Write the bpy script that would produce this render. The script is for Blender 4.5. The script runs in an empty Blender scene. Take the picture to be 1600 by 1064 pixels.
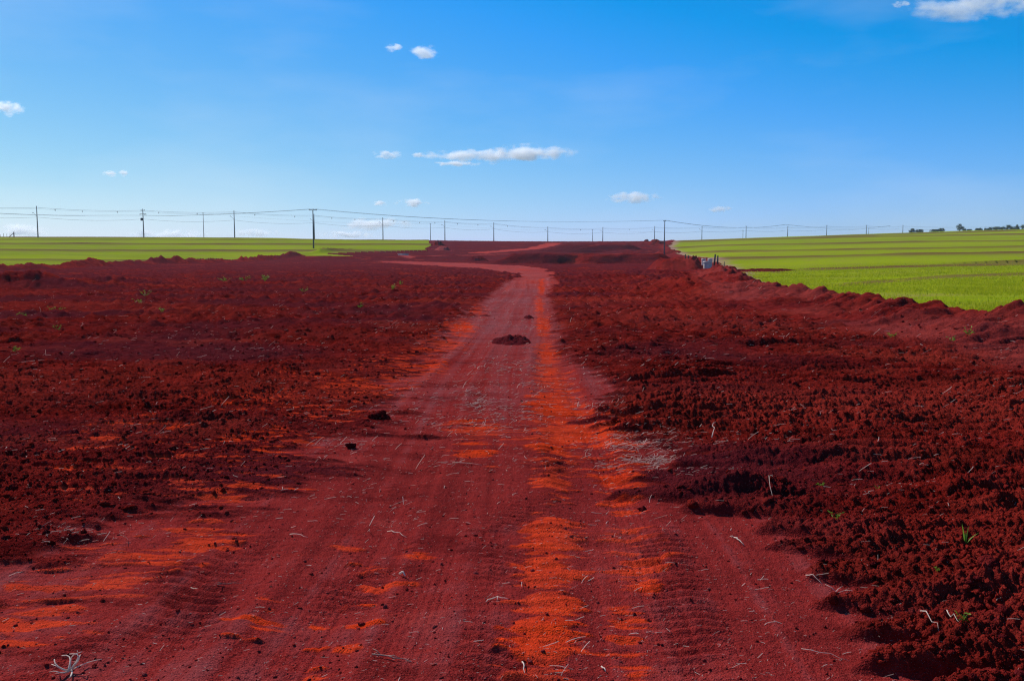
import bpy, math, random
import numpy as np
from mathutils import Vector, Matrix

random.seed(7)
RNG = np.random.default_rng(7)
C = bpy.context.scene.collection
F32 = np.float32

# ------------------------------------------------------------------ camera model (measured from the photograph)
CAM_H = 1.7
FPX = 1386.0
PITCH = math.atan(132.0 / FPX)
CP, SP = math.cos(PITCH), math.sin(PITCH)

def row_t(row):                       # slope (rise over depth) of a line of sight through a row
    return np.tan(np.arctan((532.0 - np.asarray(row, float)) / FPX) - PITCH)

# ------------------------------------------------------------------ noise
def _hash(ix, iy, seed):
    h = (ix.astype(np.uint32) * np.uint32(374761393)) ^ (iy.astype(np.uint32) * np.uint32(668265263)) ^ np.uint32((seed * 2246822519 + 974711) & 0xffffffff)
    h = (h ^ (h >> np.uint32(13))) * np.uint32(1274126177)
    h = h ^ (h >> np.uint32(16))
    h = h * np.uint32(2654435761)
    return h ^ (h >> np.uint32(15))

_ang = np.arange(256) * (2 * np.pi / 256)
GX, GY = np.cos(_ang).astype(F32), np.sin(_ang).astype(F32)

def perlin(x, y, seed=0):
    xf, yf = np.floor(x), np.floor(y)
    ix, iy = xf.astype(np.int64), yf.astype(np.int64)
    fx, fy = (x - xf).astype(F32), (y - yf).astype(F32)
    ux = fx * fx * fx * (fx * (fx * 6 - 15) + 10)
    uy = fy * fy * fy * (fy * (fy * 6 - 15) + 10)
    def g(ox, oy):
        k = _hash(ix + ox, iy + oy, seed) & np.uint32(255)
        return GX[k] * (fx - ox) + GY[k] * (fy - oy)
    a = g(0, 0); b = g(1, 0); c = g(0, 1); d = g(1, 1)
    ab = a + ux * (b - a)
    cd = c + ux * (d - c)
    return (ab + uy * (cd - ab)) * F32(1.5)

def fbm(x, y, octaves=3, seed=0, gain=0.5, lac=2.03):
    s = 0; a = 1.0; t = 0
    for o in range(octaves):
        s = s + a * perlin(x, y, seed + 17 * o); t += a
        x = x * lac + 3.7; y = y * lac - 1.9; a *= gain
    return s / t

def domes(x, y, seed=0, fill=0.8, sharp=0.8):
    """lumps: the highest of randomly placed, randomly sized domes, 0..1"""
    xf, yf = np.floor(x), np.floor(y)
    ix, iy = xf.astype(np.int64), yf.astype(np.int64)
    fx, fy = (x - xf).astype(F32), (y - yf).astype(F32)
    best = np.zeros(x.shape, F32)
    for ox in (-1, 0, 1):
        for oy in (-1, 0, 1):
            h = _hash(ix + ox, iy + oy, seed)
            jx = (h & np.uint32(255)).astype(F32) / 255
            jy = ((h >> np.uint32(8)) & np.uint32(255)).astype(F32) / 255
            rr = ((h >> np.uint32(16)) & np.uint32(255)).astype(F32) / 255
            keep = ((h >> np.uint32(24)) & np.uint32(255)).astype(F32) / 255
            rad = 0.35 + 0.6 * rr * rr
            d2 = ((fx - ox - jx) ** 2 + (fy - oy - jy) ** 2) / (rad * rad)
            v = np.clip(1 - d2, 0, 1) ** sharp * rad
            best = np.maximum(best, np.where(keep < fill, v, 0))
    return best

def sstep(a, b, x):
    t = np.clip((x - a) / (b - a), 0, 1)
    return t * t * (3 - 2 * t)

# ------------------------------------------------------------------ base relief of the land
PROFILE = {   # bearing (x / depth) : (depth m, row where the ground is seen)
    -0.80: [(100, 420), (150, 403), (200, 389), (235, 381), (285, 371.6), (310, 371.2), (380, 374), (700, 379), (1500, 384)],
    -0.58: [(100, 421), (150, 403), (200, 389), (235, 381), (285, 371.6), (310, 371.2), (380, 374), (700, 379), (1500, 384)],
    -0.29: [(100, 424), (150, 414.5), (190, 409), (235, 388), (285, 374.5), (315, 372.3), (380, 375), (700, 380), (1500, 384)],
    -0.22: [(100, 424), (150, 414.5), (190, 408), (235, 387), (285, 375.5), (320, 373), (380, 376), (700, 380), (1500, 384)],
    -0.10: [(118, 420), (160, 413), (200, 406), (235, 396), (300, 380), (345, 374.6), (420, 378), (700, 381), (1500, 385)],
    0.00: [(118, 420), (160, 413), (235, 402), (300, 386), (355, 376.4), (440, 380), (700, 382), (1500, 386)],
    0.10: [(118, 420), (160, 413), (235, 403), (300, 387), (360, 376.6), (450, 380), (700, 382), (1500, 386)],
    0.17: [(100, 421), (160, 412), (235, 404), (300, 388), (365, 376.3), (460, 379), (700, 381), (1500, 386)],
    0.25: [(60, 437), (80, 428), (110, 417), (150, 403), (235, 387), (300, 379), (390, 372.2), (500, 374), (700, 376), (1500, 382)],
    0.40: [(30, 476), (50, 444), (80, 421), (110, 409), (150, 398), (235, 382), (300, 374), (420, 365.5), (520, 366), (700, 367), (1500, 376)],
    0.58: [(30, 474), (50, 441), (80, 417), (110, 405), (150, 394), (235, 377), (300, 368), (440, 357.6), (600, 358), (700, 359), (1500, 370)],
    0.80: [(30, 474), (50, 441), (80, 417), (110, 405), (150, 394), (235, 375), (300, 364), (440, 352), (600, 352), (700, 353), (1500, 366)],
}
_LY = np.linspace(math.log(10), math.log(1500), 420)
_UU = np.linspace(-0.8, 0.8, 240)
_rows = []
_us = sorted(PROFILE)
for u in _us:
    pts = PROFILE[u]
    y0 = pts[0][0]
    ys = [d for d in (10, 14, 20, 26, 36, 48, 66, 88) if d < y0 * 0.85] + [p[0] for p in pts]
    tt = [-CAM_H / d for d in (10, 14, 20, 26, 36, 48, 66, 88) if d < y0 * 0.85] + [float(row_t(p[1])) for p in pts]
    zz = np.array(tt) * np.array(ys) + CAM_H
    _rows.append(np.interp(np.exp(_LY), ys, zz))
_tab = np.array(_rows)
_tab = np.array([np.interp(_UU, _us, _tab[:, j]) for j in range(_tab.shape[1])]).T     # [u, logY]
def _smooth(a, n, axis):
    k = np.hanning(2 * n + 3)[1:-1]; k /= k.sum()
    pad = [(0, 0), (0, 0)]; pad[axis] = (n, n)
    ap = np.pad(a, pad, mode='edge')
    return np.apply_along_axis(lambda v: np.convolve(v, k, 'valid'), axis, ap)
_tab = _smooth(_smooth(_tab, 9, 1), 14, 0).astype(F32)

def base_z(x, y):
    yy = np.maximum(y, 10.0)
    u = np.clip(x / yy, -0.8, 0.8)
    a = (u + 0.8) / 1.6 * (len(_UU) - 1)
    b = np.clip((np.log(yy) - _LY[0]) / (_LY[-1] - _LY[0]), 0, 1) * (len(_LY) - 1)
    ia = np.clip(a.astype(int), 0, len(_UU) - 2); ib = np.clip(b.astype(int), 0, len(_LY) - 2)
    fa = a - ia; fb = b - ib
    return (_tab[ia, ib] * (1 - fa) * (1 - fb) + _tab[ia + 1, ib] * fa * (1 - fb)
            + _tab[ia, ib + 1] * (1 - fa) * fb + _tab[ia + 1, ib + 1] * fa * fb)

def photo_xy(x, y):
    """where the photograph sees a point of the bare ground (used to lay out the traced ground plan)"""
    yy = np.maximum(y, 2.2)
    z = base_z(x, y)
    d = yy * CP - (z - CAM_H) * SP
    row = 532 - FPX * ((z - CAM_H) * CP + yy * SP) / d
    return 800 + FPX * x / d, row, d

_ys = np.exp(np.linspace(math.log(2.5), math.log(430), 6000))
def ground_at(px, row):
    """the point of the bare ground seen at a pixel of the photograph"""
    t = float(row_t(row))
    xs = (px - 800) / FPX * (_ys * CP - (t * _ys) * SP)
    z = base_z(xs, _ys)
    below = np.nonzero(z >= CAM_H + t * _ys)[0]
    i = below[0] if len(below) else len(_ys) - 1
    return float(xs[i]), float(_ys[i])

def poly_dist(x, y, pts):
    best = np.full(x.shape, 1e9, F32); wid = np.zeros(x.shape, F32)
    for (ax, ay, aw), (bx, by, bw) in zip(pts[:-1], pts[1:]):
        dx, dy = bx - ax, by - ay
        t = np.clip(((x - ax) * dx + (y - ay) * dy) / (dx * dx + dy * dy), 0, 1)
        d = np.hypot(x - ax - t * dx, y - ay - t * dy)
        m = d < best
        best = np.where(m, d, best); wid = np.where(m, aw + t * (bw - aw), wid)
    return best, wid

# ------------------------------------------------------------------ traced ground plan
ROAD_L = [(430, 812), (437, 800), (445, 785), (460, 765), (480, 742), (500, 718), (520, 690), (560, 640), (600, 590), (625, 590), (650, 606), (680, 560), (700, 480), (718, 440), (740, 500), (760, 410), (790, 300), (830, 100), (890, 0), (950, -120), (1064, -190), (1300, -300)]
ROAD_R = [(430, 866), (445, 862), (460, 856), (500, 868), (540, 888), (570, 908), (590, 965), (612, 990), (628, 965), (650, 950), (672, 955), (690, 1030), (712, 1080), (735, 1085), (748, 1000), (772, 1005), (788, 1060), (803, 1180), (825, 1205), (850, 1250), (880, 1290), (915, 1325), (940, 1340), (960, 1385), (985, 1390), (1020, 1425), (1064, 1470), (1300, 1750)]
ROAD_L.sort(); ROAD_R.sort()
_rl = np.array(ROAD_L, float); _rr = np.array(ROAD_R, float)
def _w(pts): return [(*ground_at(p[0], p[1]), p[2]) for p in pts]
TRACK_FAR = _w([(826, 450, 1.2), (838, 437, 1.3), (833, 428, 1.5), (803, 420.0, 4.2), (745, 415.2, 6.5), (680, 411.6, 6.5), (606, 408.6, 3.0)])
TRACK_RIDGE = _w([(745, 395.5, 2.2), (790, 392, 2.4), (830, 389, 2.6), (853, 384.5, 2.6), (868, 379.5, 3.0), (872, 377.5, 3.0)])
LANE = _w([(600, 402.5, 3.0), (690, 400, 2.2), (790, 397, 1.6)])
STRIP_L = _w([(602, 401.5, 1.5), (640, 405.5, 1.2)])

RIGHT_EDGE_Y = np.array([-50, 0, 25, 36, 49, 72, 92, 110, 150, 235, 300, 355, 800, 3500], float)
RIGHT_EDGE_X = np.array([10.3, 10.3, 10.3, 10.7, 12.6, 17.2, 21.2, 25.5, 32, 43, 52, 64, 144, 630], float)
LEFT_POLY = np.array([(-900, 432), (-300, 430), (0, 420.5), (110, 420), (200, 417), (300, 415), (400, 412), (480, 408), (530, 405), (572, 402.3), (545, 399.5), (505, 396.5), (560, 395.2), (620, 394.2), (668, 393), (664, 388), (675, 384), (672, 376), (672, 340), (-900, 340)], float)

def in_poly(px, py, poly):
    ins = np.zeros(px.shape, bool)
    n = len(poly)
    for i in range(n):
        x0, y0 = poly[i]; x1, y1 = poly[(i + 1) % n]
        if y0 == y1: continue
        c = ((y0 > py) != (y1 > py)) & (px < (x1 - x0) * (py - y0) / (y1 - y0) + x0)
        ins ^= c
    return ins

LEFT_BERM = [(-54.5, -60, 1), (-54.5, 60, 1), (-54.5, 97, 1), (-55, 150, 1), (-54, 190, 1), (-49, 212, .9), (-41, 233, .6)]

ORANGE = [  # traced patches of bare compacted orange subsoil: photo x, y, half-width, half-height, strength
    (846, 450, 7, 14, .9), (843, 478, 11, 22, .8), (849, 510, 17, 26, .85), (856, 550, 25, 30, .9), (863, 590, 34, 32, .9), (870, 628, 46, 32, 1.0), (880, 668, 66, 34, 1.05),
    (878, 706, 60, 30, .75), (868, 742, 36, 34, .9), (868, 785, 34, 24, .5), (862, 835, 50, 32, 1.15), (858, 885, 54, 40, 1.2), (852, 945, 54, 42, 1.15), (846, 1000, 62, 40, 1.1), (840, 1058, 72, 44, 1.0),
    (950, 680, 60, 30, .85), (968, 740, 50, 30, .85), (975, 785, 40, 20, .6), (985, 842, 64, 26, .8), (998, 890, 56, 32, .78), (985, 950, 46, 36, .85), (985, 1010, 50, 38, .75), (1060, 865, 60, 12, .5), (945, 855, 30, 10, .5),
    (745, 668, 55, 16, .8), (735, 700, 50, 20, .6), (775, 680, 60, 22, .6), (760, 735, 40, 14, .45),
    (748, 486, 20, 14, .7), (722, 512, 34, 18, .8), (685, 540, 50, 18, .85), (635, 572, 75, 20, .85), (555, 606, 100, 22, .8), (480, 590, 90, 14, .6), (400, 628, 140, 20, .72), (250, 660, 140, 18, .6), (500, 650, 110, 16, .65), (600, 640, 60, 14, .4),
    (385, 690, 120, 22, .7), (300, 722, 140, 22, .72), (340, 762, 130, 22, .85), (180, 700, 140, 30, .6), (90, 735, 130, 24, .6), (120, 780, 100, 16, .5), (430, 770, 60, 12, .6),
    (300, 832, 90, 24, .85), (250, 860, 110, 24, .95), (165, 905, 80, 28, 1.0), (70, 925, 80, 34, .75), (40, 970, 80, 26, .85), (110, 985, 60, 20, .6), (20, 1005, 60, 20, .6),
    (655, 862, 42, 12, .7), (660, 885, 30, 14, .4), (540, 850, 30, 6, .8), (590, 880, 50, 10, .62), (600, 910, 50, 10, .75), (575, 935, 36, 8, .6), (540, 946, 20, 7, .9), (570, 968, 36, 9, .7), (505, 965, 30, 7, .6),
    (398, 965, 52, 16, .8), (372, 1000, 38, 12, .8), (420, 940, 40, 8, .6), (495, 1046, 30, 10, .7), (340, 1032, 16, 8, .8), (490, 1000, 30, 8, .55), (545, 1010, 30, 8, .5),
    (770, 445, 12, 10, .35), (752, 480, 18, 14, .35), (795, 452, 10, 12, .5), (725, 600, 40, 30, .2), (1060, 960, 80, 60, .2),
    (1395, 560, 160, 22, .28), (1500, 575, 130, 24, .25), (1560, 1000, 60, 30, .35),
]

def plan(x, y):
    """ground plan: what covers the ground at each point"""
    px, row, d = photo_xy(x, y)
    m2 = d / FPX                                       # metres per photo pixel there
    r = np.hypot(x, y)
    near = y < 335
    nz = fbm(x * 0.9, y * 3.4, 3, 11)                  # drawn out across the track, like the blade marks
    nz2 = fbm(x * 2.2, y * 7.5, 2, 23)
    L = np.interp(row, _rl[:, 0], _rl[:, 1]); R = np.interp(row, _rr[:, 0], _rr[:, 1])
    edge = np.minimum(px - L, R - px) * m2
    hw = (R - L) * 0.5 * m2
    rowph = y / .37 + .8 * perlin(x * .33, y * .45, 31) + .22 * perlin(x * 1.2, y * 1.2, 32)
    rowc = .5 + .5 * np.cos(6.2832 * rowph)
    edge = np.where(row < 436, -9, edge)
    amp = np.clip(hw * 0.28, 0.1, 0.5)
    right_side = px > (L + R) / 2
    edge = edge - np.where(right_side, .38, .12) * (rowc - .5) * sstep(30, 10, r)
    edge0 = edge
    wide = np.where(right_side, np.where(y > 7.3, .75, .35), np.where(y < 30, 2.0, 1.0))
    soft = np.where(right_side, np.where(y > 7.3, .22, .10), .34)
    dust = sstep(-soft, soft, edge + amp * wide * (nz + 0.6 * nz2))
    road = edge
    dt, wt = poly_dist(x, y, TRACK_FAR)
    nf = perlin(x * 0.35, y * 0.16, 5)
    far = sstep(0.5, -0.4, dt - wt + nf * 0.9)
    road = np.maximum(road, wt - dt)
    dr_, wr_ = poly_dist(x, y, TRACK_RIDGE)
    ridge = sstep(0.8, -0.6, dr_ - wr_ + nf * 1.0)
    dl_, wl_ = poly_dist(x, y, LANE)
    lane = 0.45 * sstep(1.4, -1.2, dl_ - wl_ + nf * 1.6)
    ds_, ws_ = poly_dist(x, y, STRIP_L)
    strip = sstep(.5, -.5, ds_ - ws_ + nf * .5)
    road = np.maximum(road, wr_ - dr_)
    road = np.where(near, road, -9)
    dust = np.maximum(dust, np.maximum(np.maximum(far, ridge), np.maximum(lane, strip)))
    dust = np.where(near, dust, 0)
    # orange subsoil
    o = np.zeros(x.shape, F32)
    for (ox, oy, rx, ry, s) in ORANGE:
        q = ((px - ox) / rx) ** 2 + ((row - oy) / ry) ** 2
        o = np.maximum(o, np.where(q < 9, s * np.exp(-q * 0.75), 0))
    rip = .7 * fbm(x * 1.5 + 3, y * 6.0, 3, 41) + 1.0 * perlin(x * 2.0, y * 15.0 + 1.2 * perlin(x * .8, y * 2, 45), 43) + .5 * perlin(x * 9, y * 34, 44)
    o = np.where(px < 700, o * .86, o * .97)
    o = sstep(0.38, 0.92, o * (1.0 + 0.35 * nz) + np.where(px < 700, .72, np.where(y > 13, .34, .56)) * rip * np.where(o > .05, np.clip(o * 3, 0, 1), 0))
    o = np.maximum(o, 0.38 * sstep(0.15, 0.5, far) * (0.6 + .8 * np.abs(nf)))
    o = np.maximum(o, np.maximum(0.45 * ridge, 0.35 * strip))
    o = np.where(near, o, 0)
    # the fields either side
    ex = np.interp(y, RIGHT_EDGE_Y, RIGHT_EDGE_X)
    wob = 0.5 * perlin(y * 0.16, x * 0.05, 61) + 0.25 * perlin(y * 0.5, x * .2, 62)
    right = x - ex - np.where(y < 100, 1.25, .5) + wob * np.clip(y / 60, .4, 2.0)
    left = np.where(y > 300, -0.092 * y - x, np.where(in_poly(px, row, LEFT_POLY), 1.0, -1.0))
    left = np.where(y < 206, -55.6 - np.clip((y - 150) / 40, 0, 1) * .3 - x, left)
    return dict(px=px, row=row, m2=m2, r=r, dust=dust.astype(F32), orange=o.astype(F32), road=road, left=left, right=right, nz=nz, nz2=nz2, rip=rip,
                ex=ex, rowph=rowph, edge0=edge0, L=L, R=R, d=d)

BANDS_R = [  # brown contour banks of the field on the far side of the long berm (photo polylines, half height)
    ([(1050, 379), (1140, 376), (1318, 371.5), (1600, 367)], 1.5), ([(1230, 372.5), (1318, 369), (1600, 361)], 0.9),
    ([(1050, 389), (1140, 384), (1600, 377)], 1.5), ([(1060, 397), (1140, 395), (1600, 387)], 1.8),
    ([(1080, 409), (1140, 406), (1390, 401), (1600, 397.5)], 2.4), ([(1238, 422), (1390, 417), (1600, 412)], 2.6),
    ([(1296, 448), (1379, 441), (1470, 434.5), (1600, 429)], 3.2), ([(1150, 424), (1190, 423.5), (1225, 425)], 2.2)]
BANDS_L = [(372.2, 1.5), (376.0, 0.5), (382.6, 1.7), (393.0, 2.4), (409.2, 1.6)]

def field_plan(x, y, P):
    px, row = P['px'], P['row']
    bank = np.zeros(x.shape, F32)
    wob = 1.0 * perlin(x * 0.03, y * 0.012, 71) + .5 * perlin(x * .11, y * .04, 72)
    isr = P['right'] > 0
    brk = np.clip(.5 + 1.6 * perlin(x * .035, y * .02, 73) + .6 * perlin(x * .2, y * .1, 74), 0, 1)
    for pts, hh in BANDS_R:
        xs = [p[0] for p in pts]; yy = [p[1] for p in pts]
        c = np.interp(px, xs, yy)
        fade = sstep(xs[0] - 30, xs[0] + 40, px) if xs[0] > 1080 else 1.0
        if xs[-1] < 1500: fade = fade * sstep(xs[-1] + 20, xs[-1] - 20, px)
        bank = np.maximum(bank, np.where(isr, sstep(hh * 1.55, hh * 0.35, np.abs(row - c + wob * .6)) * fade * (.75 + .25 * brk), 0))
    for c, hh in BANDS_L:
        bank = np.maximum(bank, (.85 + .15 * brk) * np.where(~isr, sstep(hh * 1.35, hh * 0.25, np.abs(row - c + wob * .4 - 0.0015 * (px - 300))), 0))
    return bank

# rows where each earth bank stands: x, depth, half length, half depth, height
RELIEF = []
for (px_, row_, hx, hy, hh) in [(30, 452, 2.6, 2.4, .75), (150, 447, 3.0, 3.0, .38), (1085, 458, 1.5, 6.0, .50), (1010, 447, 2.0, 7.0, .30), (930, 441, 4.2, 3.0, .42), (1020, 434, 3.5, 4.5, .5),
                                 (720, 404, 9, 4, .6), (640, 405, 14, 3, .7), (560, 406, 10, 3, .6), (990, 396, 7, 6, 1.1), (1005, 386, 5, 8, 1.1), (960, 410, 6, 5, .6), (780, 403, 8, 5, .5)]:
    gx, gy = ground_at(px_, row_)
    RELIEF.append((gx, gy, hx, hy, hh))

PIPE_X, PIPE_Y = ground_at(1104.6, 421)

def surface(x, y, P=None):
    """the finished ground: base relief, banks, berms, ploughed clods, ruts"""
    if P is None: P = plan(x, y)
    r = P['r']
    z = base_z(x, y).astype(F32)
    dust, orange = P['dust'], P['orange']
    fieldm = np.where((P['left'] > 0) | (P['right'] > 0), 1.0, 0.0).astype(F32)
    soil = (1 - fieldm)
    # banks and spurs
    for (gx, gy, hx, hy, hh) in RELIEF:
        q = ((x - gx) / hx) ** 2 + ((y - gy) / hy) ** 2
        m = q < 8
        if m.any():
            lump = 1 + 0.5 * perlin(x * 0.9 / max(hx * .3, .6) , y * 0.9 / max(hy * .3, .6), int(gx * 7) & 255)
            z = z + np.where(m, hh * np.exp(-q) * lump, 0)
    # long berm beside the right-hand field
    db = x - P['ex']
    h = 0.40 + .12 * np.exp(-((y - 18.5) / 2.6) ** 2) + 0.12 * perlin(y * 0.17, y * 0 + 3.3, 81) + .22 * np.clip((y - 36) / 30, 0, 1) + 0.08 * perlin(y * 0.61, y * 0 + 1.3, 82) + .10 * np.abs(perlin(x * 1.2, y * 1.7, 84))
    h = h * np.clip((130 - y) / 40, 0.0, 1) + 0.35 * np.clip((y - 90) / 40, 0, 1)
    h = h * (1 - .85 * np.exp(-((y - PIPE_Y + 3) / 13.0) ** 2))
    skew = db + 0.75 * perlin(x * .25 , y * 0.35, 83) + .3 * perlin(x * .9, y * 1.1, 86)
    prof = np.where(skew < 0, np.clip(1 + skew / 2.9, 0, 1) ** 1.25, np.clip(1 - skew / 1.0, 0, 1) ** 1.1)
    rill = (np.abs(fbm(x * .30 + .2 * y, y * 1.15, 4, 85, .62)) - .2) * 1.8
    bermzone = sstep(-3.4, -2.0, db) * sstep(1.3, .4, db)
    z = z + np.clip(h, 0.1, 1.2) * prof * (y > -60) + np.where(r < 160, 0.34 * rill * np.clip(prof * 1.6, 0, 1) * bermzone, 0)
    # berm beside the left-hand field
    dlb, wl = poly_dist(x, y, LEFT_BERM)
    hl = (0.42 + 0.75 * domes(x * .22, y * .24, 91, .85, .7) + 0.35 * np.abs(perlin(y * 0.6, x * 0.6, 92)) + .25 * perlin(x * .05, y * .06, 94)) * wl
    z = z + np.clip(hl, 0.12, 1.6) * np.clip(1 - dlb / 2.2, 0, 1) ** 1.2 * (1 + .35 * perlin(x * 1.1, y * .7, 93))
    lberm = sstep(2.6, 1.2, dlb)
    # rough ploughed soil: rows of crumbs left by the disc harrow
    nearw = np.clip(1.25 - r / 160, 0.45, 1.0)
    wx = x + 0.10 * perlin(x * 2.0, y * 2.0, 101); wy = y + 0.06 * perlin(x * 1.3, y * 2.6, 102)
    macro = fbm(x * 0.16, y * 0.22, 2, 107)
    side = sstep(-.6, 1.2, x - .03 * y)
    rows = 0.5 + 0.5 * np.cos(6.2832 * P['rowph'])
    rowamp = (0.022 + 0.082 * side) * np.clip(.75 + 1.3 * perlin(x * .5, y * .8, 110), .15, 1.5) * sstep(34, 12, r)
    b1 = np.abs(fbm(wx * 1.3, wy * 3.6, 2, 103)); b2 = np.abs(perlin(wx * 4.4, wy * 8.0, 104)); b3 = np.abs(perlin(x * 13 + 2 * wx, y * 17, 105))
    b4 = np.where(r < 14, np.abs(perlin(x * 31, y * 36, 106)), .25)
    big = domes(wx * 3.2, wy * 4.4, 109, .30, .8)
    rough = (0.085 * b1 + 0.050 * b2 + 0.046 * b3 + 0.036 * b4 + 0.016 * big) * (0.95 + 0.6 * macro) + rowamp * rows
    rough = rough + np.where((r > 9) & (r < 120), .20 * sstep(9, 28, r) * sstep(120, 70, r) * (np.abs(perlin(x * 2.3, y * 1.5, 120)) - .2), 0)
    var = np.clip(.55 + 1.5 * fbm(x * .7, y * 1.3, 2, 127), .12, 1.25)
    slab = domes(wx * 1.7, wy * 2.9, 128, .30, .5)
    rough = rough * (.55 + .45 * var) + .050 * slab * (1.2 - var * .6) * sstep(40, 15, r)
    far1 = np.abs(fbm(x * .55, y * .42, 3, 108))
    rough = rough + 0.42 * sstep(16, 90, r) * (far1 - .2) + np.where((r > 22) & (r < 280), .24 * sstep(22, 70, r) * (np.abs(perlin(x * 1.9, y * .8, 119)) - .2), 0)
    loose = np.clip(1 - dust, 0, 1) * soil
    rough = rough * (1 - .8 * np.exp(-((x - PIPE_X) / 5.0) ** 2 - ((y - PIPE_Y + 4) / 12.0) ** 2))
    smooth_b = np.clip(bermzone * .50, 0, .75)
    out_m = np.clip(-P['edge0'], 0, 9)
    loose_h = loose * (1 - .55 * np.clip(orange * 1.2, 0, 1)) * np.where(side > .5, .5 + .5 * np.clip(out_m / .7, 0, 1), np.where(y < 16, .40 + .60 * np.clip((out_m - .2) / 1.5, 0, 1), .6 + .4 * np.clip(out_m / 1.5, 0, 1)))
    z = z + loose_h * (1 - smooth_b) * (rough - 0.005) * nearw
    # the track: ruts, blade ripples, grit
    s = x - .03 * y + .16 * perlin(y * .12, x * .25 + 4.4, 116)
    lines = perlin(s * 5.5, y * 0.10, 111) + 0.7 * perlin(s * 17, y * .16, 112)
    tread = sstep(.16, .10, np.abs(s + 1.12)) + sstep(.14, .09, np.abs(s + .62)) + sstep(.15, .1, np.abs(s - 1.25)) + sstep(.12, .08, np.abs(s - .55))
    z = z + dust * soil * np.where(r < 60, 0.005 * lines * np.clip(.5 + 1.5 * perlin(x * .5, y * .13, 123), 0, 1.3) + .0016 * tread * np.sin(s * 6.2832 / .040) * np.clip(.1 + perlin(x * .8, y * .3, 117) * 2.4, 0, 1) - .008 * tread * np.clip(.5 + perlin(x * .6, y * .25, 118), 0, 1), 0)
    for (sc_, sw_, ya, yb, ph_) in ((-.20, .17, 3.2, 6.2, 2.0), (.66, .16, 3.2, 6.6, -1.5), (.12, .12, 5.2, 9.5, 0.0), (-1.9, .3, 3.0, 5.2, 1.0), (-1.0, .16, 3.4, 7.5, 1.6)):
        lug = np.exp(-((s - sc_) / sw_) ** 4) * sstep(ya - .4, ya + .5, y) * sstep(yb + .8, yb - .8, y) * np.clip(.45 + 1.5 * perlin(x * 2.0, y * 1.3, 125), 0, 1)
        z = z + dust * soil * lug * .017 * np.sin((y + .05 * np.sin((s - sc_) * 9) + ph_ * .06 * s + .03 * perlin(x * 3, y * 3, 126)) * 6.2832 / .092)
    rut = np.exp(-((s - .36) / .25) ** 4) + .9 * np.exp(-((s + 1.10) / .24) ** 4)
    lip = np.exp(-((np.abs(s - .36) - .36) / .09) ** 2) + np.exp(-((np.abs(s + 1.10) - .36) / .09) ** 2)
    z = z + dust * soil * np.where(r < 70, (-.028 * rut + .014 * lip * (.6 + perlin(x * 1.5, y * .8, 129))) * np.clip(.7 + perlin(x * .3, y * .12, 130), .2, 1.2), 0)
    grit = fbm(x * 24, y * 24, 2, 113)
    z = z + dust * soil * np.where(r < 25, 0.0042 * grit, 0) * (1 - .5 * orange)
    z = z + soil * np.clip(orange * 1.3 + 0.25 * dust * (sstep(.2, .6, P['nz'])), 0, 1) * np.where(r < 60, 0.022 * perlin(x * 1.5, y * 9.0, 114) + 0.009 * P['rip'], 0)
    z = z + soil * dust * 0.030 * fbm(x * 0.7, y * 0.5, 2, 115) - soil * dust * 0.015
    # banks of the fields
    if fieldm.any():
        bank = field_plan(x, y, P)
        P['bank'] = bank
        z = z + fieldm * bank * np.where(y > 95, 0.40, .04) + fieldm * (0.10 * fbm(x * .05, y * .05, 2, 121) + .02 * fbm(x * .8, y * .8, 2, 122))
    else:
        P['bank'] = np.zeros_like(x)
    P['loose'] = loose; P['berm'] = np.clip(bermzone + lberm, 0, 1) * soil; P['s'] = s; P['lines'] = lines; P['macro'] = macro
    return z

# ------------------------------------------------------------------ materials
def new_mat(name):
    m = bpy.data.materials.new(name); m.use_nodes = True
    nt = m.node_tree; nt.nodes.clear()
    out = nt.nodes.new('ShaderNodeOutputMaterial')
    return m, nt, out

def N(nt, kind, **kw):
    n = nt.nodes.new(kind)
    for k, v in kw.items():
        if k in n.inputs: n.inputs[k].default_value = v
        else: setattr(n, k, v)
    return n

def mixc(nt, fac, a, b, mode='MIX'):
    n = nt.nodes.new('ShaderNodeMix'); n.data_type = 'RGBA'; n.blend_type = mode
    for sock, v in ((n.inputs[0], fac), (n.inputs[6], a), (n.inputs[7], b)):
        if isinstance(v, bpy.types.NodeSocket): nt.links.new(v, sock)
        elif isinstance(v, tuple): sock.default_value = (*v, 1)
        else: sock.default_value = v
    return n.outputs[2]

def mth(nt, op, a, b=0.0, clamp=False):
    n = nt.nodes.new('ShaderNodeMath'); n.operation = op; n.use_clamp = clamp
    for sock, v in zip(n.inputs, (a, b)):
        if isinstance(v, bpy.types.NodeSocket): nt.links.new(v, sock)
        else: sock.default_value = v
    return n.outputs[0]

def noise(nt, vec, scale, detail=3, rough=.6):
    n = N(nt, 'ShaderNodeTexNoise', Scale=scale, Detail=detail, Roughness=rough)
    nt.links.new(vec, n.inputs['Vector'])
    return n.outputs['Fac']

def ramp(nt, fac, lo, hi):
    n = nt.nodes.new('ShaderNodeMapRange'); n.clamp = True
    n.inputs[1].default_value = lo; n.inputs[2].default_value = hi
    nt.links.new(fac, n.inputs[0])
    return n.outputs[0]

def stretch(nt, vec, sx, sy, sz=1.0):
    n = nt.nodes.new('ShaderNodeVectorMath'); n.operation = 'MULTIPLY'
    nt.links.new(vec, n.inputs[0]); n.inputs[1].default_value = (sx, sy, sz)
    return n.outputs[0]

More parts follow.
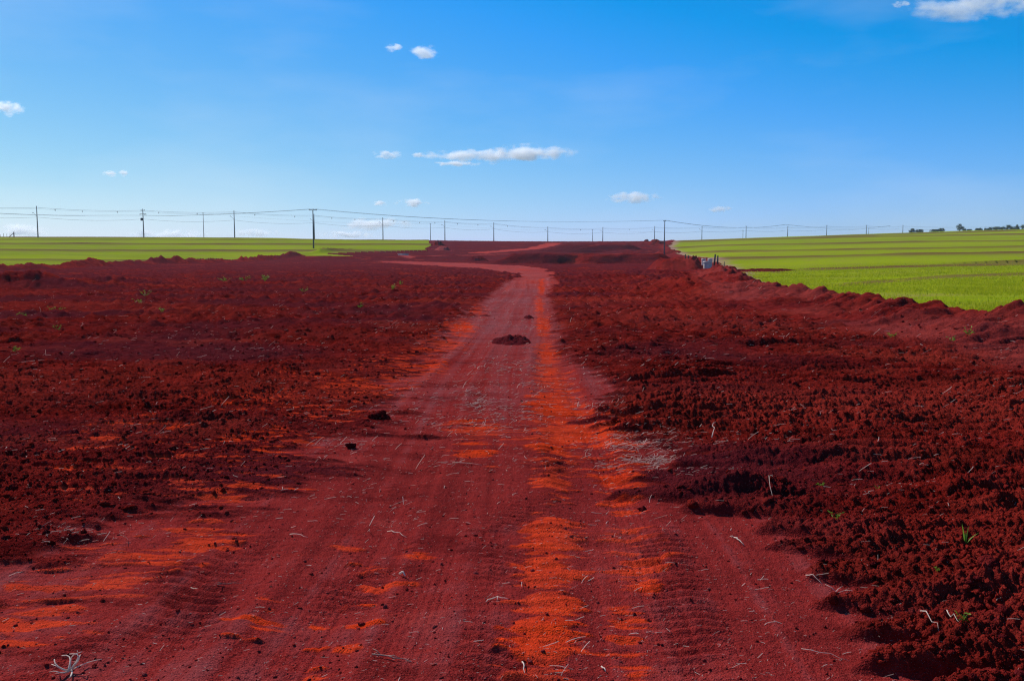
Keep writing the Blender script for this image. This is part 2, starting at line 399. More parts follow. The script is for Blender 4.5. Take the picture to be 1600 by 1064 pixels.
def soil_material():
    m, nt, out = new_mat('red_soil')
    pos = nt.nodes.new('ShaderNodeNewGeometry').outputs['Position']
    at = N(nt, 'ShaderNodeAttribute', attribute_name='soil')
    sep = nt.nodes.new('ShaderNodeSeparateColor'); nt.links.new(at.outputs['Color'], sep.inputs[0])
    orange, dust, tone = sep.outputs[0], sep.outputs[1], sep.outputs[2]
    fine = noise(nt, pos, 38, 4, .65); mid = noise(nt, pos, 6.5, 4, .6); low = noise(nt, pos, 0.55, 3, .6)
    streak = noise(nt, stretch(nt, pos, 1.2, 9, 1), 2.2, 4, .65)
    grains = noise(nt, pos, 120, 2, .6)
    multi = noise(nt, stretch(nt, pos, .75, 1.5, 1), 1.1, 10, .80)
    multi2 = noise(nt, stretch(nt, pos, 1.4, .8, 1), 2.3, 9, .80)
    clod = mixc(nt, ramp(nt, multi, .38, .62), (.055, .0030, .0026), (.215, .0135, .0092))
    clod = mixc(nt, mth(nt, 'MULTIPLY', ramp(nt, multi2, .52, .68), .8), clod, (.30, .026, .018))
    clod = mixc(nt, mth(nt, 'MULTIPLY', ramp(nt, multi2, .46, .34), .75), clod, (.040, .0022, .0022))
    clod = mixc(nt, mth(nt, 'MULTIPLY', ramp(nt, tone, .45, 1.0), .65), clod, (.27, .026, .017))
    clod = mixc(nt, mth(nt, 'MULTIPLY', ramp(nt, tone, .42, .04), .80), clod, (.082, .0105, .0150))  # low tone goes maroon; painted self-shade of distant soil comes through here
    hue = noise(nt, stretch(nt, pos, .6, 1.2, 1), .22, 5, .7)
    clod = mixc(nt, mth(nt, 'MULTIPLY', ramp(nt, hue, .50, .66), .60), clod, (.115, .0165, .0185))
    clod = mixc(nt, mth(nt, 'MULTIPLY', ramp(nt, hue, .46, .34), .45), clod, (.31, .034, .020))
    clod = mixc(nt, mth(nt, 'MULTIPLY', ramp(nt, multi2, .64, .76), .65), clod, (.42, .16, .13))
    dst = mixc(nt, ramp(nt, low, .35, .7), (.215, .0175, .0170), (.265, .0255, .0225))
    dst = mixc(nt, mth(nt, 'MULTIPLY', ramp(nt, streak, .42, .7), .45), dst, (.29, .022, .015))
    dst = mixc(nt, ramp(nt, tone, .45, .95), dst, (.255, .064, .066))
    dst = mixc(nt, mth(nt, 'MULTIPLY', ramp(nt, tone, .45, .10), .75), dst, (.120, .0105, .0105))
    dst = mixc(nt, mth(nt, 'MULTIPLY', ramp(nt, multi, .54, .66), .55), dst, (.36, .046, .038))
    dst = mixc(nt, mth(nt, 'MULTIPLY', ramp(nt, multi, .47, .36), .75), dst, (.085, .0062, .0066))
    dst = mixc(nt, mth(nt, 'MULTIPLY', ramp(nt, grains, .56, .75), .5), dst, (.46, .085, .072))
    dst = mixc(nt, mth(nt, 'MULTIPLY', ramp(nt, grains, .46, .3), .6), dst, (.06, .005, .005))
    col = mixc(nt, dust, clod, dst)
    org = mixc(nt, ramp(nt, streak, .35, .65), (.44, .027, .009), (.71, .051, .010))
    org = mixc(nt, mth(nt, 'MULTIPLY', ramp(nt, multi, .50, .38), .75), org, (.26, .014, .006))
    org = mixc(nt, mth(nt, 'MULTIPLY', ramp(nt, grains, .46, .3), .5), org, (.16, .010, .006))
    of = mth(nt, 'MULTIPLY', ramp(nt, orange, .05, .65), ramp(nt, mth(nt, 'ADD', mth(nt, 'MULTIPLY', multi, 1.1), mth(nt, 'ADD', mth(nt, 'MULTIPLY', streak, .7), mth(nt, 'MULTIPLY', orange, .75))), .92, 1.46), True)
    org = mixc(nt, mth(nt, 'MULTIPLY', ramp(nt, low, .40, .62), .35), org, (.36, .055, .040))
    col = mixc(nt, of, col, org)
    b = N(nt, 'ShaderNodeBsdfPrincipled', Roughness=1.0)
    b.inputs['Specular IOR Level'].default_value = 0.0
    nt.links.new(col, b.inputs['Base Color'])
    crumb = noise(nt, pos, 15, 4, .6)
    inv = mth(nt, 'SUBTRACT', 1.0, dust)
    bsum = mth(nt, 'ADD', mth(nt, 'MULTIPLY', crumb, mth(nt, 'MULTIPLY', inv, 1.5)), mth(nt, 'ADD', mth(nt, 'MULTIPLY', fine, .55), mth(nt, 'MULTIPLY', grains, .35)))
    bm = N(nt, 'ShaderNodeBump', Strength=1.0, Distance=0.035)
    nt.links.new(bsum, bm.inputs['Height']); nt.links.new(bm.outputs[0], b.inputs['Normal'])
    nt.links.new(b.outputs[0], out.inputs[0])
    return m

def field_material():
    m, nt, out = new_mat('green_crop')
    pos = nt.nodes.new('ShaderNodeNewGeometry').outputs['Position']
    at = N(nt, 'ShaderNodeAttribute', attribute_name='soil')
    sep = nt.nodes.new('ShaderNodeSeparateColor'); nt.links.new(at.outputs['Color'], sep.inputs[0])
    bare, bank, tone = sep.outputs[0], sep.outputs[1], sep.outputs[2]
    rows = noise(nt, stretch(nt, pos, .05, .9, 0), 1.0, 4, .6)
    pat = noise(nt, stretch(nt, pos, .25, 1.0, 0), .16, 4, .65)
    fine = noise(nt, pos, 3.2, 4, .7)
    g = mixc(nt, ramp(nt, tone, .2, .8), (.165, .212, .006), (.232, .282, .004))
    g = mixc(nt, ramp(nt, pat, .42, .68), g, (.215, .262, .010))
    g = mixc(nt, mth(nt, 'MULTIPLY', ramp(nt, rows, .5, .72), .55), g, (.285, .270, .024))
    g = mixc(nt, mth(nt, 'MULTIPLY', ramp(nt, fine, .52, .7), .35), g, (.17, .22, .006))
    mf = noise(nt, stretch(nt, pos, .3, .8, 0), .5, 9, .78)
    g = mixc(nt, mth(nt, 'MULTIPLY', ramp(nt, mf, .51, .64), .85), g, (.245, .175, .060))
    g = mixc(nt, mth(nt, 'MULTIPLY', ramp(nt, mf, .45, .34), .5), g, (.16, .24, .003))
    br = mixc(nt, ramp(nt, fine, .35, .65), (.085, .042, .018), (.16, .078, .038))
    br = mixc(nt, mth(nt, 'MULTIPLY', ramp(nt, pat, .4, .6), .6), br, (.17, .14, .03))
    col = mixc(nt, mth(nt, 'MULTIPLY', bank, ramp(nt, mth(nt, 'ADD', mth(nt, 'MULTIPLY', fine, .6), mth(nt, 'MULTIPLY', bank, .7)), .42, .80), True), g, br)
    col = mixc(nt, bare, col, (.34, .17, .15))
    b = N(nt, 'ShaderNodeBsdfPrincipled', Roughness=0.9)
    b.inputs['Specular IOR Level'].default_value = 0.0
    nt.links.new(col, b.inputs['Base Color'])
    bm = N(nt, 'ShaderNodeBump', Strength=0.5, Distance=0.15)
    nt.links.new(fine, bm.inputs['Height']); nt.links.new(bm.outputs[0], b.inputs['Normal'])
    nt.links.new(b.outputs[0], out.inputs[0])
    return m

def plain(name, a, bcol, scale=8.0, rough=.8, trans=0.0):
    m, nt, out = new_mat(name)
    tc = nt.nodes.new('ShaderNodeTexCoord').outputs['Object']
    n = noise(nt, tc, scale, 4, .6)
    col = mixc(nt, ramp(nt, n, .3, .7), a, bcol)
    b = N(nt, 'ShaderNodeBsdfPrincipled', Roughness=rough)
    b.inputs['Specular IOR Level'].default_value = 0.25
    nt.links.new(col, b.inputs['Base Color'])
    if trans:
        t = nt.nodes.new('ShaderNodeBsdfTranslucent'); nt.links.new(col, t.inputs[0])
        mx = nt.nodes.new('ShaderNodeMixShader'); mx.inputs[0].default_value = trans
        nt.links.new(b.outputs[0], mx.inputs[1]); nt.links.new(t.outputs[0], mx.inputs[2])
        nt.links.new(mx.outputs[0], out.inputs[0])
    else:
        nt.links.new(b.outputs[0], out.inputs[0])
    return m

SOIL = soil_material()
CROP = field_material()
STRAW = plain('dry_straw', (.55, .38, .31), (.86, .70, .62), 14, .7, .45)
ROOT = plain('bleached_root', (.66, .48, .38), (.90, .76, .64), 20, .7, .4)
TWIG = plain('brown_twig', (.16, .07, .055), (.30, .16, .13), 20, .8)
POLEM = plain('weathered_concrete_pole', (.075, .080, .100), (.12, .125, .145), 1.5, .85)
METAL = plain('dark_line_hardware', (.05, .055, .07), (.09, .09, .11), 5, .6)
WIREM = plain('aluminium_wire', (.10, .12, .17), (.15, .17, .22), 2, .6)
CONC = plain('concrete', (.42, .34, .32), (.60, .50, .47), 4, .9)
WOODP = plain('dark_fence_wood', (.035, .030, .030), (.075, .06, .055), 6, .9)
LEAF = plain('green_leaf', (.12, .22, .015), (.24, .36, .03), 30, .6, .35)
SHOOT = plain('fresh_green_blade', (.10, .26, .02), (.30, .48, .05), 12, .5, .4)
SEED = plain('crop_blade', (.33, .36, .007), (.44, .45, .016), .4, .9, .55)
CROWN = plain('tree_foliage', (.025, .050, .022), (.060, .095, .030), .8, .8, .2)
BARK = plain('tree_bark', (.06, .045, .035), (.12, .09, .07), 3, .9)

# ------------------------------------------------------------------ mesh helpers
def mesh_np(name, verts, quads=None, tris=None, mat=None, smooth=True, parent=None, attr=None):
    me = bpy.data.meshes.new(name)
    verts = np.asarray(verts, F32).reshape(-1, 3)
    me.vertices.add(len(verts)); me.vertices.foreach_set('co', verts.ravel())
    idx = []; starts = []; n = 0
    if quads is not None and len(quads):
        q = np.asarray(quads, np.int32).reshape(-1, 4); idx.append(q.ravel()); starts.append(np.arange(len(q), dtype=np.int32) * 4); n = len(q) * 4
    if tris is not None and len(tris):
        t = np.asarray(tris, np.int32).reshape(-1, 3); idx.append(t.ravel()); starts.append(n + np.arange(len(t), dtype=np.int32) * 3)
    idx = np.concatenate(idx); starts = np.concatenate(starts)
    me.loops.add(len(idx)); me.loops.foreach_set('vertex_index', idx)
    me.polygons.add(len(starts)); me.polygons.foreach_set('loop_start', starts)
    if attr is not None:
        a = me.attributes.new('soil', 'FLOAT_COLOR', 'POINT'); a.data.foreach_set('color', np.asarray(attr, F32).ravel())
    me.update(calc_edges=True)
    if smooth: me.polygons.foreach_set('use_smooth', np.ones(len(starts), bool))
    if mat: me.materials.append(mat)
    o = bpy.data.objects.new(name, me); C.objects.link(o)
    if parent: o.parent = parent
    return o

def tag(o, label=None, cat=None, group=None, kind=None):
    if label: o['label'] = label
    if cat: o['category'] = cat
    if group: o['group'] = group
    if kind: o['kind'] = kind
    return o

def empty(name, loc, label, cat, group=None):
    o = bpy.data.objects.new(name, None); C.objects.link(o); o.location = loc; o.empty_display_size = .2
    return tag(o, label, cat, group)

class MB:
    """collects tubes, boxes and blades; build() links them as one mesh"""
    def __init__(s): s.v = []; s.q = []; s.t = []
    def n(s): return len(s.v)
    def tube(s, pts, rads, sides=6, cap=True):
        pts = [Vector(p) for p in pts]
        up0 = None
        base = s.n()
        for i, p in enumerate(pts):
            d = (pts[min(i + 1, len(pts) - 1)] - pts[max(i - 1, 0)]).normalized()
            a = d.orthogonal().normalized() if up0 is None else (up0 - d * up0.dot(d)).normalized()
            up0 = a; b = d.cross(a)
            r = rads[i] if hasattr(rads, '__len__') else rads
            for k in range(sides):
                t = 2 * math.pi * k / sides
                s.v.append(tuple(p + a * (r * math.cos(t)) + b * (r * math.sin(t))))
        for i in range(len(pts) - 1):
            for k in range(sides):
                k2 = (k + 1) % sides
                s.q.append((base + i * sides + k, base + i * sides + k2, base + (i + 1) * sides + k2, base + (i + 1) * sides + k))
        if cap:
            for ring, rev in ((0, True), (len(pts) - 1, False)):
                c = s.n(); s.v.append(tuple(pts[ring]))
                for k in range(sides):
                    a_, b_ = base + ring * sides + k, base + ring * sides + (k + 1) % sides
                    s.t.append((c, b_, a_) if rev else (c, a_, b_))
    def box(s, c, h):
        base = s.n()
        for dz in (-1, 1):
            for dx, dy in ((-1, -1), (1, -1), (1, 1), (-1, 1)):
                s.v.append((c[0] + dx * h[0], c[1] + dy * h[1], c[2] + dz * h[2]))
        for f in ((3, 2, 1, 0), (4, 5, 6, 7), (0, 1, 5, 4), (1, 2, 6, 5), (2, 3, 7, 6), (3, 0, 4, 7)):
            s.q.append(tuple(base + i for i in f))
    def blade(s, base, tip, w, bend):
        b = Vector(base); t = Vector(tip); d = (t - b); side = d.cross(Vector((random.uniform(-1, 1), random.uniform(-1, 1), .15))).normalized() * w
        i0 = s.n(); n = 5
        for i in range(n + 1):
            f = i / n
            p = b + d * f + Vector(bend) * (f * f)
            ww = side * (1 - f) ** .6 * (0.6 + .8 * f if f < .4 else 1.0)
            s.v.append(tuple(p - ww)); s.v.append(tuple(p + ww))
        for i in range(n):
            a = i0 + 2 * i
            s.q.append((a, a + 1, a + 3, a + 2))
    def build(s, name, mat, parent=None, smooth=True):
        return mesh_np(name, np.array(s.v), s.q or None, s.t or None, mat, smooth, parent)

# ------------------------------------------------------------------ THE LAND: one sheet, cut along the edges of track and fields
def build_land():
    th_in = np.arange(-0.72, 0.72, 0.00112)
    th_out = np.arange(0.72, 2 * math.pi - 0.72, 0.04)
    th = np.concatenate([th_in, th_out])
    rs = list(np.arange(0.4, 2.7, 0.12)); r = 2.7
    while r < 2450:
        rs.append(r); r += 0.0085 * max(1.0, r / 6.0) ** 1.42
    rs = np.array(rs)
    R, T = np.meshgrid(rs, th, indexing='ij')
    x = (R * np.sin(T)).ravel(); y = (R * np.cos(T)).ravel()
    nr, nt_ = len(rs), len(th)
    P = plan(x, y)
    z = surface(x, y, P)
    V = np.stack([x, y, z], 1).astype(F32)
    i = np.arange(nr - 1)[:, None] * nt_; j = np.arange(nt_)[None, :]; j2 = (j + 1) % nt_
    q = np.stack([i + j, i + nt_ + j, i + nt_ + j2, i + j2], -1).reshape(-1, 4)
    q = q[:, ::-1]
    # attributes
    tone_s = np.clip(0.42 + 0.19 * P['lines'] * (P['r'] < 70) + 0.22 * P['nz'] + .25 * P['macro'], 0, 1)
    tone_s = np.where(P['dust'] > .3, tone_s, np.clip(.38 + .9 * P['macro'] + .30 * P['berm'] + .24 * sstep(-1, 3, x) * sstep(70, 20, P['r']) - .10 * sstep(1, -3, x), 0, 1))  # directional scattering painted in: clods warmer to the right, mauver to the left
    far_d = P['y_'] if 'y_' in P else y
    tone_s = np.where(P['dust'] > .3, np.clip(tone_s + .36 * sstep(6, 24, far_d), 0, 1), tone_s - .42 * sstep(35, 130, far_d))  # loose soil darkens with depth: self-shadowing of unresolved clods painted into the tone
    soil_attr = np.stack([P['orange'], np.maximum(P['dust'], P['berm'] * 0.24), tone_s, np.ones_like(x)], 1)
    margin = np.where(P['right'] > 0, sstep(1.5, 0.3, P['right'] / np.clip(y / 60, .6, 2.2) + .5 * perlin(x * .4, y * .3, 133)), 0)
    tone_f = np.clip(.5 + .9 * fbm(x * .022, y * .03, 3, 131), 0, 1)
    field_attr = np.stack([margin * .8, P['bank'], tone_f, np.ones_like(x)], 1)
    vl = P['left'] > 0; vr = P['right'] > 0; vroad = (P['road'] > 0) & ~vl & ~vr
    def vote(m): return m[q].sum(1) >= 3
    fl = vote(vl); fr = vote(vr) & ~fl; fd = vote(vroad) & ~fl & ~fr
    fg = ~(fl | fr | fd)
    def part(name, fm, mat, attr):
        qq = q[fm]; used = np.unique(qq); remap = np.zeros(len(V), np.int32); remap[used] = np.arange(len(used))
        return mesh_np(name, V[used], remap[qq], None, mat, True, None, attr[used])
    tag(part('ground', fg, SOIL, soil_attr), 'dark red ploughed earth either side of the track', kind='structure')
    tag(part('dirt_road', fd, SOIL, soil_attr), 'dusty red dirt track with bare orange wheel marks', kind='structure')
    tag(part('crop_field', fl, CROP, field_attr), 'green crop field with flat brown banks, behind the clod berm', kind='structure')
    tag(part('crop_field', fr, CROP, field_attr), 'green crop field climbing to the trees, with sloping brown banks', kind='structure')
    # the patch under the camera
    k = len(th); ring = V[:k]
    me = bpy.data.meshes.new('ground'); me.from_pydata([tuple(v) for v in ring], [], [tuple(range(k))][::-1]); me.materials.append(SOIL)
    a = me.attributes.new('soil', 'FLOAT_COLOR', 'POINT'); a.data.foreach_set('color', soil_attr[:k].astype(F32).ravel())
    o = bpy.data.objects.new('ground', me); C.objects.link(o); tag(o, 'small patch of red dust under the viewpoint', kind='structure')
build_land()

def zs(x, y):
    return float(surface(np.array([x], float), np.array([y], float))[0])
def zbase(x, y):
    return float(base_z(np.array([x], float), np.array([y], float))[0])

# ------------------------------------------------------------------ loose clods and straw lying about (uncountable)
def ico(sub=1):
    import bmesh
    bm = bmesh.new(); bmesh.ops.create_icosphere(bm, subdivisions=sub, radius=1)
    v = np.array([p.co[:] for p in bm.verts], F32); f = np.array([[q.index for q in fc.verts] for fc in bm.faces]); bm.free()
    return v, f
ICO1, ICO2, ICO3 = ico(1), ico(2), ico(3)

def lump_template(seed, base, jag=.3):
    v, f = base
    r = np.random.default_rng(seed)
    w = v.copy()
    for k in range(7):
        d = r.normal(size=3); d /= np.linalg.norm(d)
        w += v * (jag * .45 * np.sin(r.uniform(2, 5) * (v @ d) + r.uniform(0, 6)))[:, None]
    for k in range(4):                                   # broken flat faces
        d = r.normal(size=3); d /= np.linalg.norm(d); lim = r.uniform(.55, .85)
        s = w @ d; w -= np.where(s > lim, s - lim, 0)[:, None] * d[None, :]
    w += v * r.normal(0, jag * .18, len(v))[:, None]
    return w.astype(F32), f

def polar_points(n, r0, r1, half=.66):
    r = np.exp(RNG.uniform(math.log(r0), math.log(r1), n)); t = RNG.uniform(-half, half, n)
    return r * np.sin(t), r * np.cos(t)

def build_clods():
    x, y = polar_points(210000, 2.9, 26)
    P = plan(x, y); z = surface(x, y, P)
    keep = P['loose'] * (1 - .6 * P['berm']) * np.clip(.75 + .9 * P['macro'], .2, 1)
    keep = np.where(P['dust'] > .5, .10 + .10 * (P['rip'] > .4), keep * np.where(x - .03 * y > 0, .5, .45))
    keep = np.where((P['right'] > 0) | (P['left'] > 0), 0, keep)
    ok = RNG.uniform(size=len(x)) < keep
    x, y, z, dust = x[ok], y[ok], z[ok], P['dust'][ok]
    n = len(x)
    size = 0.0048 * (RNG.pareto(2.1, n) + 1); size = np.where(RNG.uniform(size=n) < .012, RNG.uniform(.02, .042, n), np.clip(size, .004, .024)) * np.where(dust > .5, .45, 1.0) * np.clip(.75 + np.hypot(x, y) / 40, .8, 1.3)
    tmpl = [lump_template(200 + k, ICO1, .30) for k in range(10)]
    VV, FF = [], []; off = 0
    which = RNG.integers(0, 10, n)
    for k in range(10):
        s = which == k; m = s.sum()
        if not m: continue
        v, f = tmpl[k]
        ang = RNG.uniform(0, 6.283, m); c, sn = np.cos(ang), np.sin(ang)
        sx = size[s] * RNG.uniform(.8, 1.5, m); sy = size[s] * RNG.uniform(.7, 1.2, m); sz = size[s] * RNG.uniform(.6, 1.05, m)
        lx = v[None, :, 0] * sx[:, None]; ly = v[None, :, 1] * sy[:, None]; lz = v[None, :, 2] * sz[:, None]
        px = x[s][:, None] + lx * c[:, None] - ly * sn[:, None]; py = y[s][:, None] + lx * sn[:, None] + ly * c[:, None]
        pz = z[s][:, None] + lz + sz[:, None] * .1
        VV.append(np.stack([px, py, pz], -1).reshape(-1, 3)); FF.append((f[None] + (np.arange(m) * len(v))[:, None, None]).reshape(-1, 3) + off); off += m * len(v)
    V = np.concatenate(VV); Fc = np.concatenate(FF)
    tone = np.repeat(RNG.uniform(.2, .75, len(V) // len(ICO1[0])), len(ICO1[0]))
    dv = np.concatenate([np.repeat(np.where(dust[which == k] > .5, .75, .04), len(ICO1[0])) for k in range(10)])
    attr = np.stack([np.zeros(len(V)), dv, tone, np.ones(len(V))], 1)
    o = mesh_np('soil_clods', V, None, Fc, SOIL, False, None, attr)
    tag(o, 'loose dark red clods and crumbs strewn over the ploughed earth', 'clods', kind='stuff')
build_clods()

STRAW_SPOTS = [(742, 622, 26, 20, 200), (800, 645, 60, 18, 220), (720, 664, 90, 14, 170), (800, 575, 50, 10, 110), (1000, 690, 70, 14, 520), (1020, 718, 60, 9, 360), (1080, 745, 60, 10, 80), (830, 600, 60, 14, 90), (930, 640, 60, 16, 120), (960, 640, 40, 14, 60), (540, 690, 50, 10, 80), (640, 640, 60, 24, 90),
               (1180, 690, 90, 26, 130), (1120, 640, 80, 20, 60), (1290, 660, 90, 40, 70), (500, 640, 80, 30, 80), (120, 835, 60, 14, 70), (140, 630, 90, 30, 60), (800, 575, 60, 14, 60), (930, 590, 40, 12, 40),
               (760, 720, 140, 14, 60), (560, 780, 120, 40, 60), (300, 690, 200, 50, 110), (1420, 760, 120, 40, 60), (60, 720, 80, 40, 50), (900, 480, 40, 12, 25), (650, 520, 60, 20, 50), (1230, 560, 150, 40, 120), (1060, 560, 90, 30, 80)]
def build_straw():
    xs, ys = [], []
    for (px, row, rx, ry, n) in STRAW_SPOTS:
        for k in range(int(n * 1.15)):
            gx, gy = ground_at(px + random.gauss(0, rx * .6), row + random.gauss(0, ry * .6))
            xs.append(gx); ys.append(gy)
    bx, by = polar_points(6000, 3.3, 45); b2x, b2y = polar_points(6000, 9, 60); bx = np.concatenate([bx, b2x]); by = np.concatenate([by, b2y])
    cl = fbm(bx * .35, by * .25, 2, 151) > RNG.uniform(-.35, .35, len(bx)); bx, by = bx[cl], by[cl]
    rx_, ry_ = polar_points(9000, 3.3, 30); on = plan(rx_, ry_)['dust'] > .6; rx_, ry_ = rx_[on], ry_[on]; nroad = len(rx_)
    bx = np.concatenate([bx, rx_]); by = np.concatenate([by, ry_])
    x = np.concatenate([xs, bx]); y = np.concatenate([ys, by])
    P = plan(x, y); ok = (P['left'] <= 0) & (P['right'] <= 0)
    bit = np.arange(len(x)) >= len(x) - nroad; bit = bit[ok]
    x, y = x[ok], y[ok]; z = surface(x, y)
    n = len(x); r = np.hypot(x, y)
    ln = np.clip(RNG.lognormal(math.log(.017), .65, n), .006, .10) * np.clip(.7 + r / 10, .85, 3.2)
    ln = np.where(bit, ln * .42, ln)
    rad = np.where(bit, 1.5, 1.0) * np.clip(ln * .03, .0006, .0017) * np.clip(.6 + r / 9, .8, 2.6)
    az = RNG.normal(0, .8, n); tilt = np.abs(RNG.normal(0, .12, n)); bend = RNG.normal(0, .12, n)
    loose = RNG.uniform(size=n) < .12; tilt = np.where(loose, RNG.uniform(.4, 1.1, n), tilt)
    SEG = 4; V = np.zeros((n, SEG + 1, 3, 3), F32)
    for i in range(SEG + 1):
        f = i / SEG - .5
        a = az + bend * f * 2
        cx = x + np.cos(a) * ln * f; cy = y + np.sin(a) * ln * f; cz = z + rad * 1.2 + (f + .5) * ln * np.sin(tilt) + ln * .05 * (1 - 4 * f * f) * RNG.uniform(.2, 1, n)
        for k in range(3):
            t = k * 2.094 + .5
            V[:, i, k, 0] = cx - np.sin(a) * rad * np.cos(t); V[:, i, k, 1] = cy + np.cos(a) * rad * np.cos(t); V[:, i, k, 2] = cz + rad * np.sin(t) * .7
    per = (SEG + 1) * 3
    q = []
    for i in range(SEG):
        for k in range(3):
            q.append((i * 3 + k, i * 3 + (k + 1) % 3, (i + 1) * 3 + (k + 1) % 3, (i + 1) * 3 + k))
    q = np.array(q)
    Q = (q[None] + (np.arange(n) * per)[:, None, None]).reshape(-1, 4)
    o = mesh_np('straw_litter', V.reshape(-1, 3), Q, None, STRAW, True)
    tag(o, 'short pale bits of dry straw strewn over track and earth', 'straw', kind='stuff')
build_straw()

def build_seedlings():
    n = 330000
    y = RNG.uniform(17, 105, n); y = 17 + (y - 17) * RNG.uniform(.3, 1, n)
    xr = np.interp(y, RIGHT_EDGE_Y, RIGHT_EDGE_X)
    x = xr + .7 + RNG.uniform(0, 1, n) ** 1.2 * (10 + y * .72)
    row = np.round((y + 0.12 * x + 1.2 * np.sin(x * .05)) / .34) * .34                     # drilled rows along the contour
    y = row - 0.12 * x - 1.2 * np.sin(x * .05) + RNG.normal(0, .03, n)
    P = plan(x, y); z = surface(x, y, P)
    dens = np.clip(.27 + .9 * fbm(x * .10, y * .16, 3, 141), .04, .8) * (1 - .75 * P['bank'])
    ok = (P['right'] > .4) & (RNG.uniform(size=n) < dens)
    x, y, z = x[ok], y[ok], z[ok]; n = len(x)
    V = np.zeros((n, 2, 3, 3), F32)
    for b in range(2):
        a = RNG.uniform(0, 6.283, n); h = RNG.uniform(.05, .13, n); l = RNG.uniform(.02, .07, n); w = .008 * np.clip(y / 22, 1, 3)
        for k, (s, t) in enumerate(((-1, 0), (1, 0), (0, 1))):
            V[:, b, k, 0] = x + np.cos(a) * l * t - np.sin(a) * w * s; V[:, b, k, 1] = y + np.sin(a) * l * t + np.cos(a) * w * s; V[:, b, k, 2] = z + h * t - .005
    T = np.arange(n * 6).reshape(-1, 3)
    o = mesh_np('crop_seedlings', V.reshape(-1, 3), None, T, SEED, False)
    tag(o, 'young green cereal seedlings in drilled rows across the field', 'seedlings', kind='stuff')
build_seedlings()

# ------------------------------------------------------------------ mounds and clods one can point to
def mound(name, px, row, hx, hy, hgt, label, cat='earth mound', group=None, lump=.35, dust=.15, skew=0.0, n=110, seed=1, tone=.5, cl=1.0, flat=0.0):
    gx, gy = ground_at(px, row)
    a = np.linspace(-1.75, 1.75, n); A, B = np.meshgrid(a, a, indexing='ij')
    x = (gx + A * hx).ravel(); y = (gy + B * hy).ravel()
    A, B = A.ravel(), B.ravel()
    wa = A + .25 * perlin(A * 1.3, B * 1.3, seed) + skew * B; wb = B + .25 * perlin(A * 1.5 + 5, B * 1.5, seed + 1)
    q = np.sqrt(wa ** 2 + wb ** 2)
    sh = np.clip(1.05 - q, 0, 1) ** .95
    sh = sh * (1 - flat) + flat * .85 * sstep(0, .62, sh)
    det = 1 + lump * fbm(A * 2.4, B * 2.4, 3, seed + 2) + .5 * lump * (domes(A * 3.1, B * 3.1, seed + 3) - .3)
    base = surface(x, y)
    z = base + hgt * sh * det * 1.15 + cl * (.05 * min(hgt, 1.2)) * (domes(x * 3.4 / max(hgt, .25) ** .5, y * 3.4 / max(hgt, .25) ** .5, seed + 5) * sh ** .4) - .05 * (1 - np.clip(sh * 6, 0, 1)) * min(1, hgt * 2)
    i = np.arange(n - 1)[:, None] * n; j = np.arange(n - 1)[None]
    Q = np.stack([i + j, i + n + j, i + n + j + 1, i + j + 1], -1).reshape(-1, 4)
    attr = np.stack([np.zeros_like(x), np.full_like(x, dust), np.clip(tone + .5 * fbm(A, B, 2, seed + 7), 0, 1), np.ones_like(x)], 1)
    origin = np.array([gx, gy, zbase(gx, gy)])
    o = mesh_np(name, np.stack([x, y, z], 1) - origin, Q, None, SOIL, True, None, attr)
    o.location = origin
    return tag(o, label, cat, group)

GM = 'heaps of red earth on the building site'
mound('earth_mound', 858, 412, 11, 6, 1.75, 'broad dark earth heap below the pale track on the hillside', group=GM, lump=.3, seed=11, tone=.1, dust=.0, flat=1)
mound('earth_mound', 948, 412, 12, 6, 1.7, 'long low reddish earth heap ending in a dark shaded tip', group=GM, lump=.3, seed=15, skew=.3, flat=1, tone=.4)
mound('earth_mound', 930, 394, 17, 7, 2.2, 'dark flat topped earth bank high on the slope below the skyline', group=GM, lump=.25, seed=21, tone=.05, dust=.0, flat=1)
mound('earth_mound', 1056, 421, 3.0, 4.2, 1.25, 'smooth red earth heap with dark shaded end beside the concrete pipes', group=GM, lump=.2, seed=31, tone=.6, dust=.15, skew=.25, flat=.6)
mound('earth_mound', 1084, 414, .95, 1.4, 1.15, 'small conical earth pile between the fence stakes and concrete pipes', group=GM, lump=.4, seed=41, tone=.75, flat=.3)
mound('earth_mound', 1026, 383, 3.6, 5, 1.7, 'lumpy earth pile standing on the skyline beside the tall bare pole', group=GM, lump=.4, seed=51, tone=.5, flat=.7)
mound('earth_mound', 1010, 377.5, 1.1, 1.2, .75, 'small dark earth lump on the skyline beside the bigger lumpy pile', group=GM, lump=.4, seed=55, tone=.3, flat=1)
mound('earth_mound', 685, 383, 1.8, 4, 1.35, 'dark earth pile at the corner of the flat green field', group=GM, lump=.5, seed=61, tone=.3, flat=.6)
mound('earth_mound', 692, 391, 2.2, 4, 1.0, 'orange tinted earth pile below the corner of the flat green field', group=GM, lump=.3, seed=65, tone=.95, dust=.55, flat=.6)
mound('earth_mound', 744, 408, 2.6, 3, .8, 'small dark earth heap above the bend of the dirt track', group=GM, lump=.5, seed=71, tone=.1, dust=.0, flat=.8)
mound('earth_mound', 1188, 425, 3.8, 1.0, .24, 'low strip of dark earth lying in the edge of the sloping green field', group=GM, lump=.8, seed=91, tone=.2, dust=.2, flat=.4)
mound('earth_mound', 1040, 398, 4.0, 5, 1.0, 'crumbly earth heap at the foot of the tall bare pole', group=GM, lump=.5, seed=81, tone=.6, flat=.8)

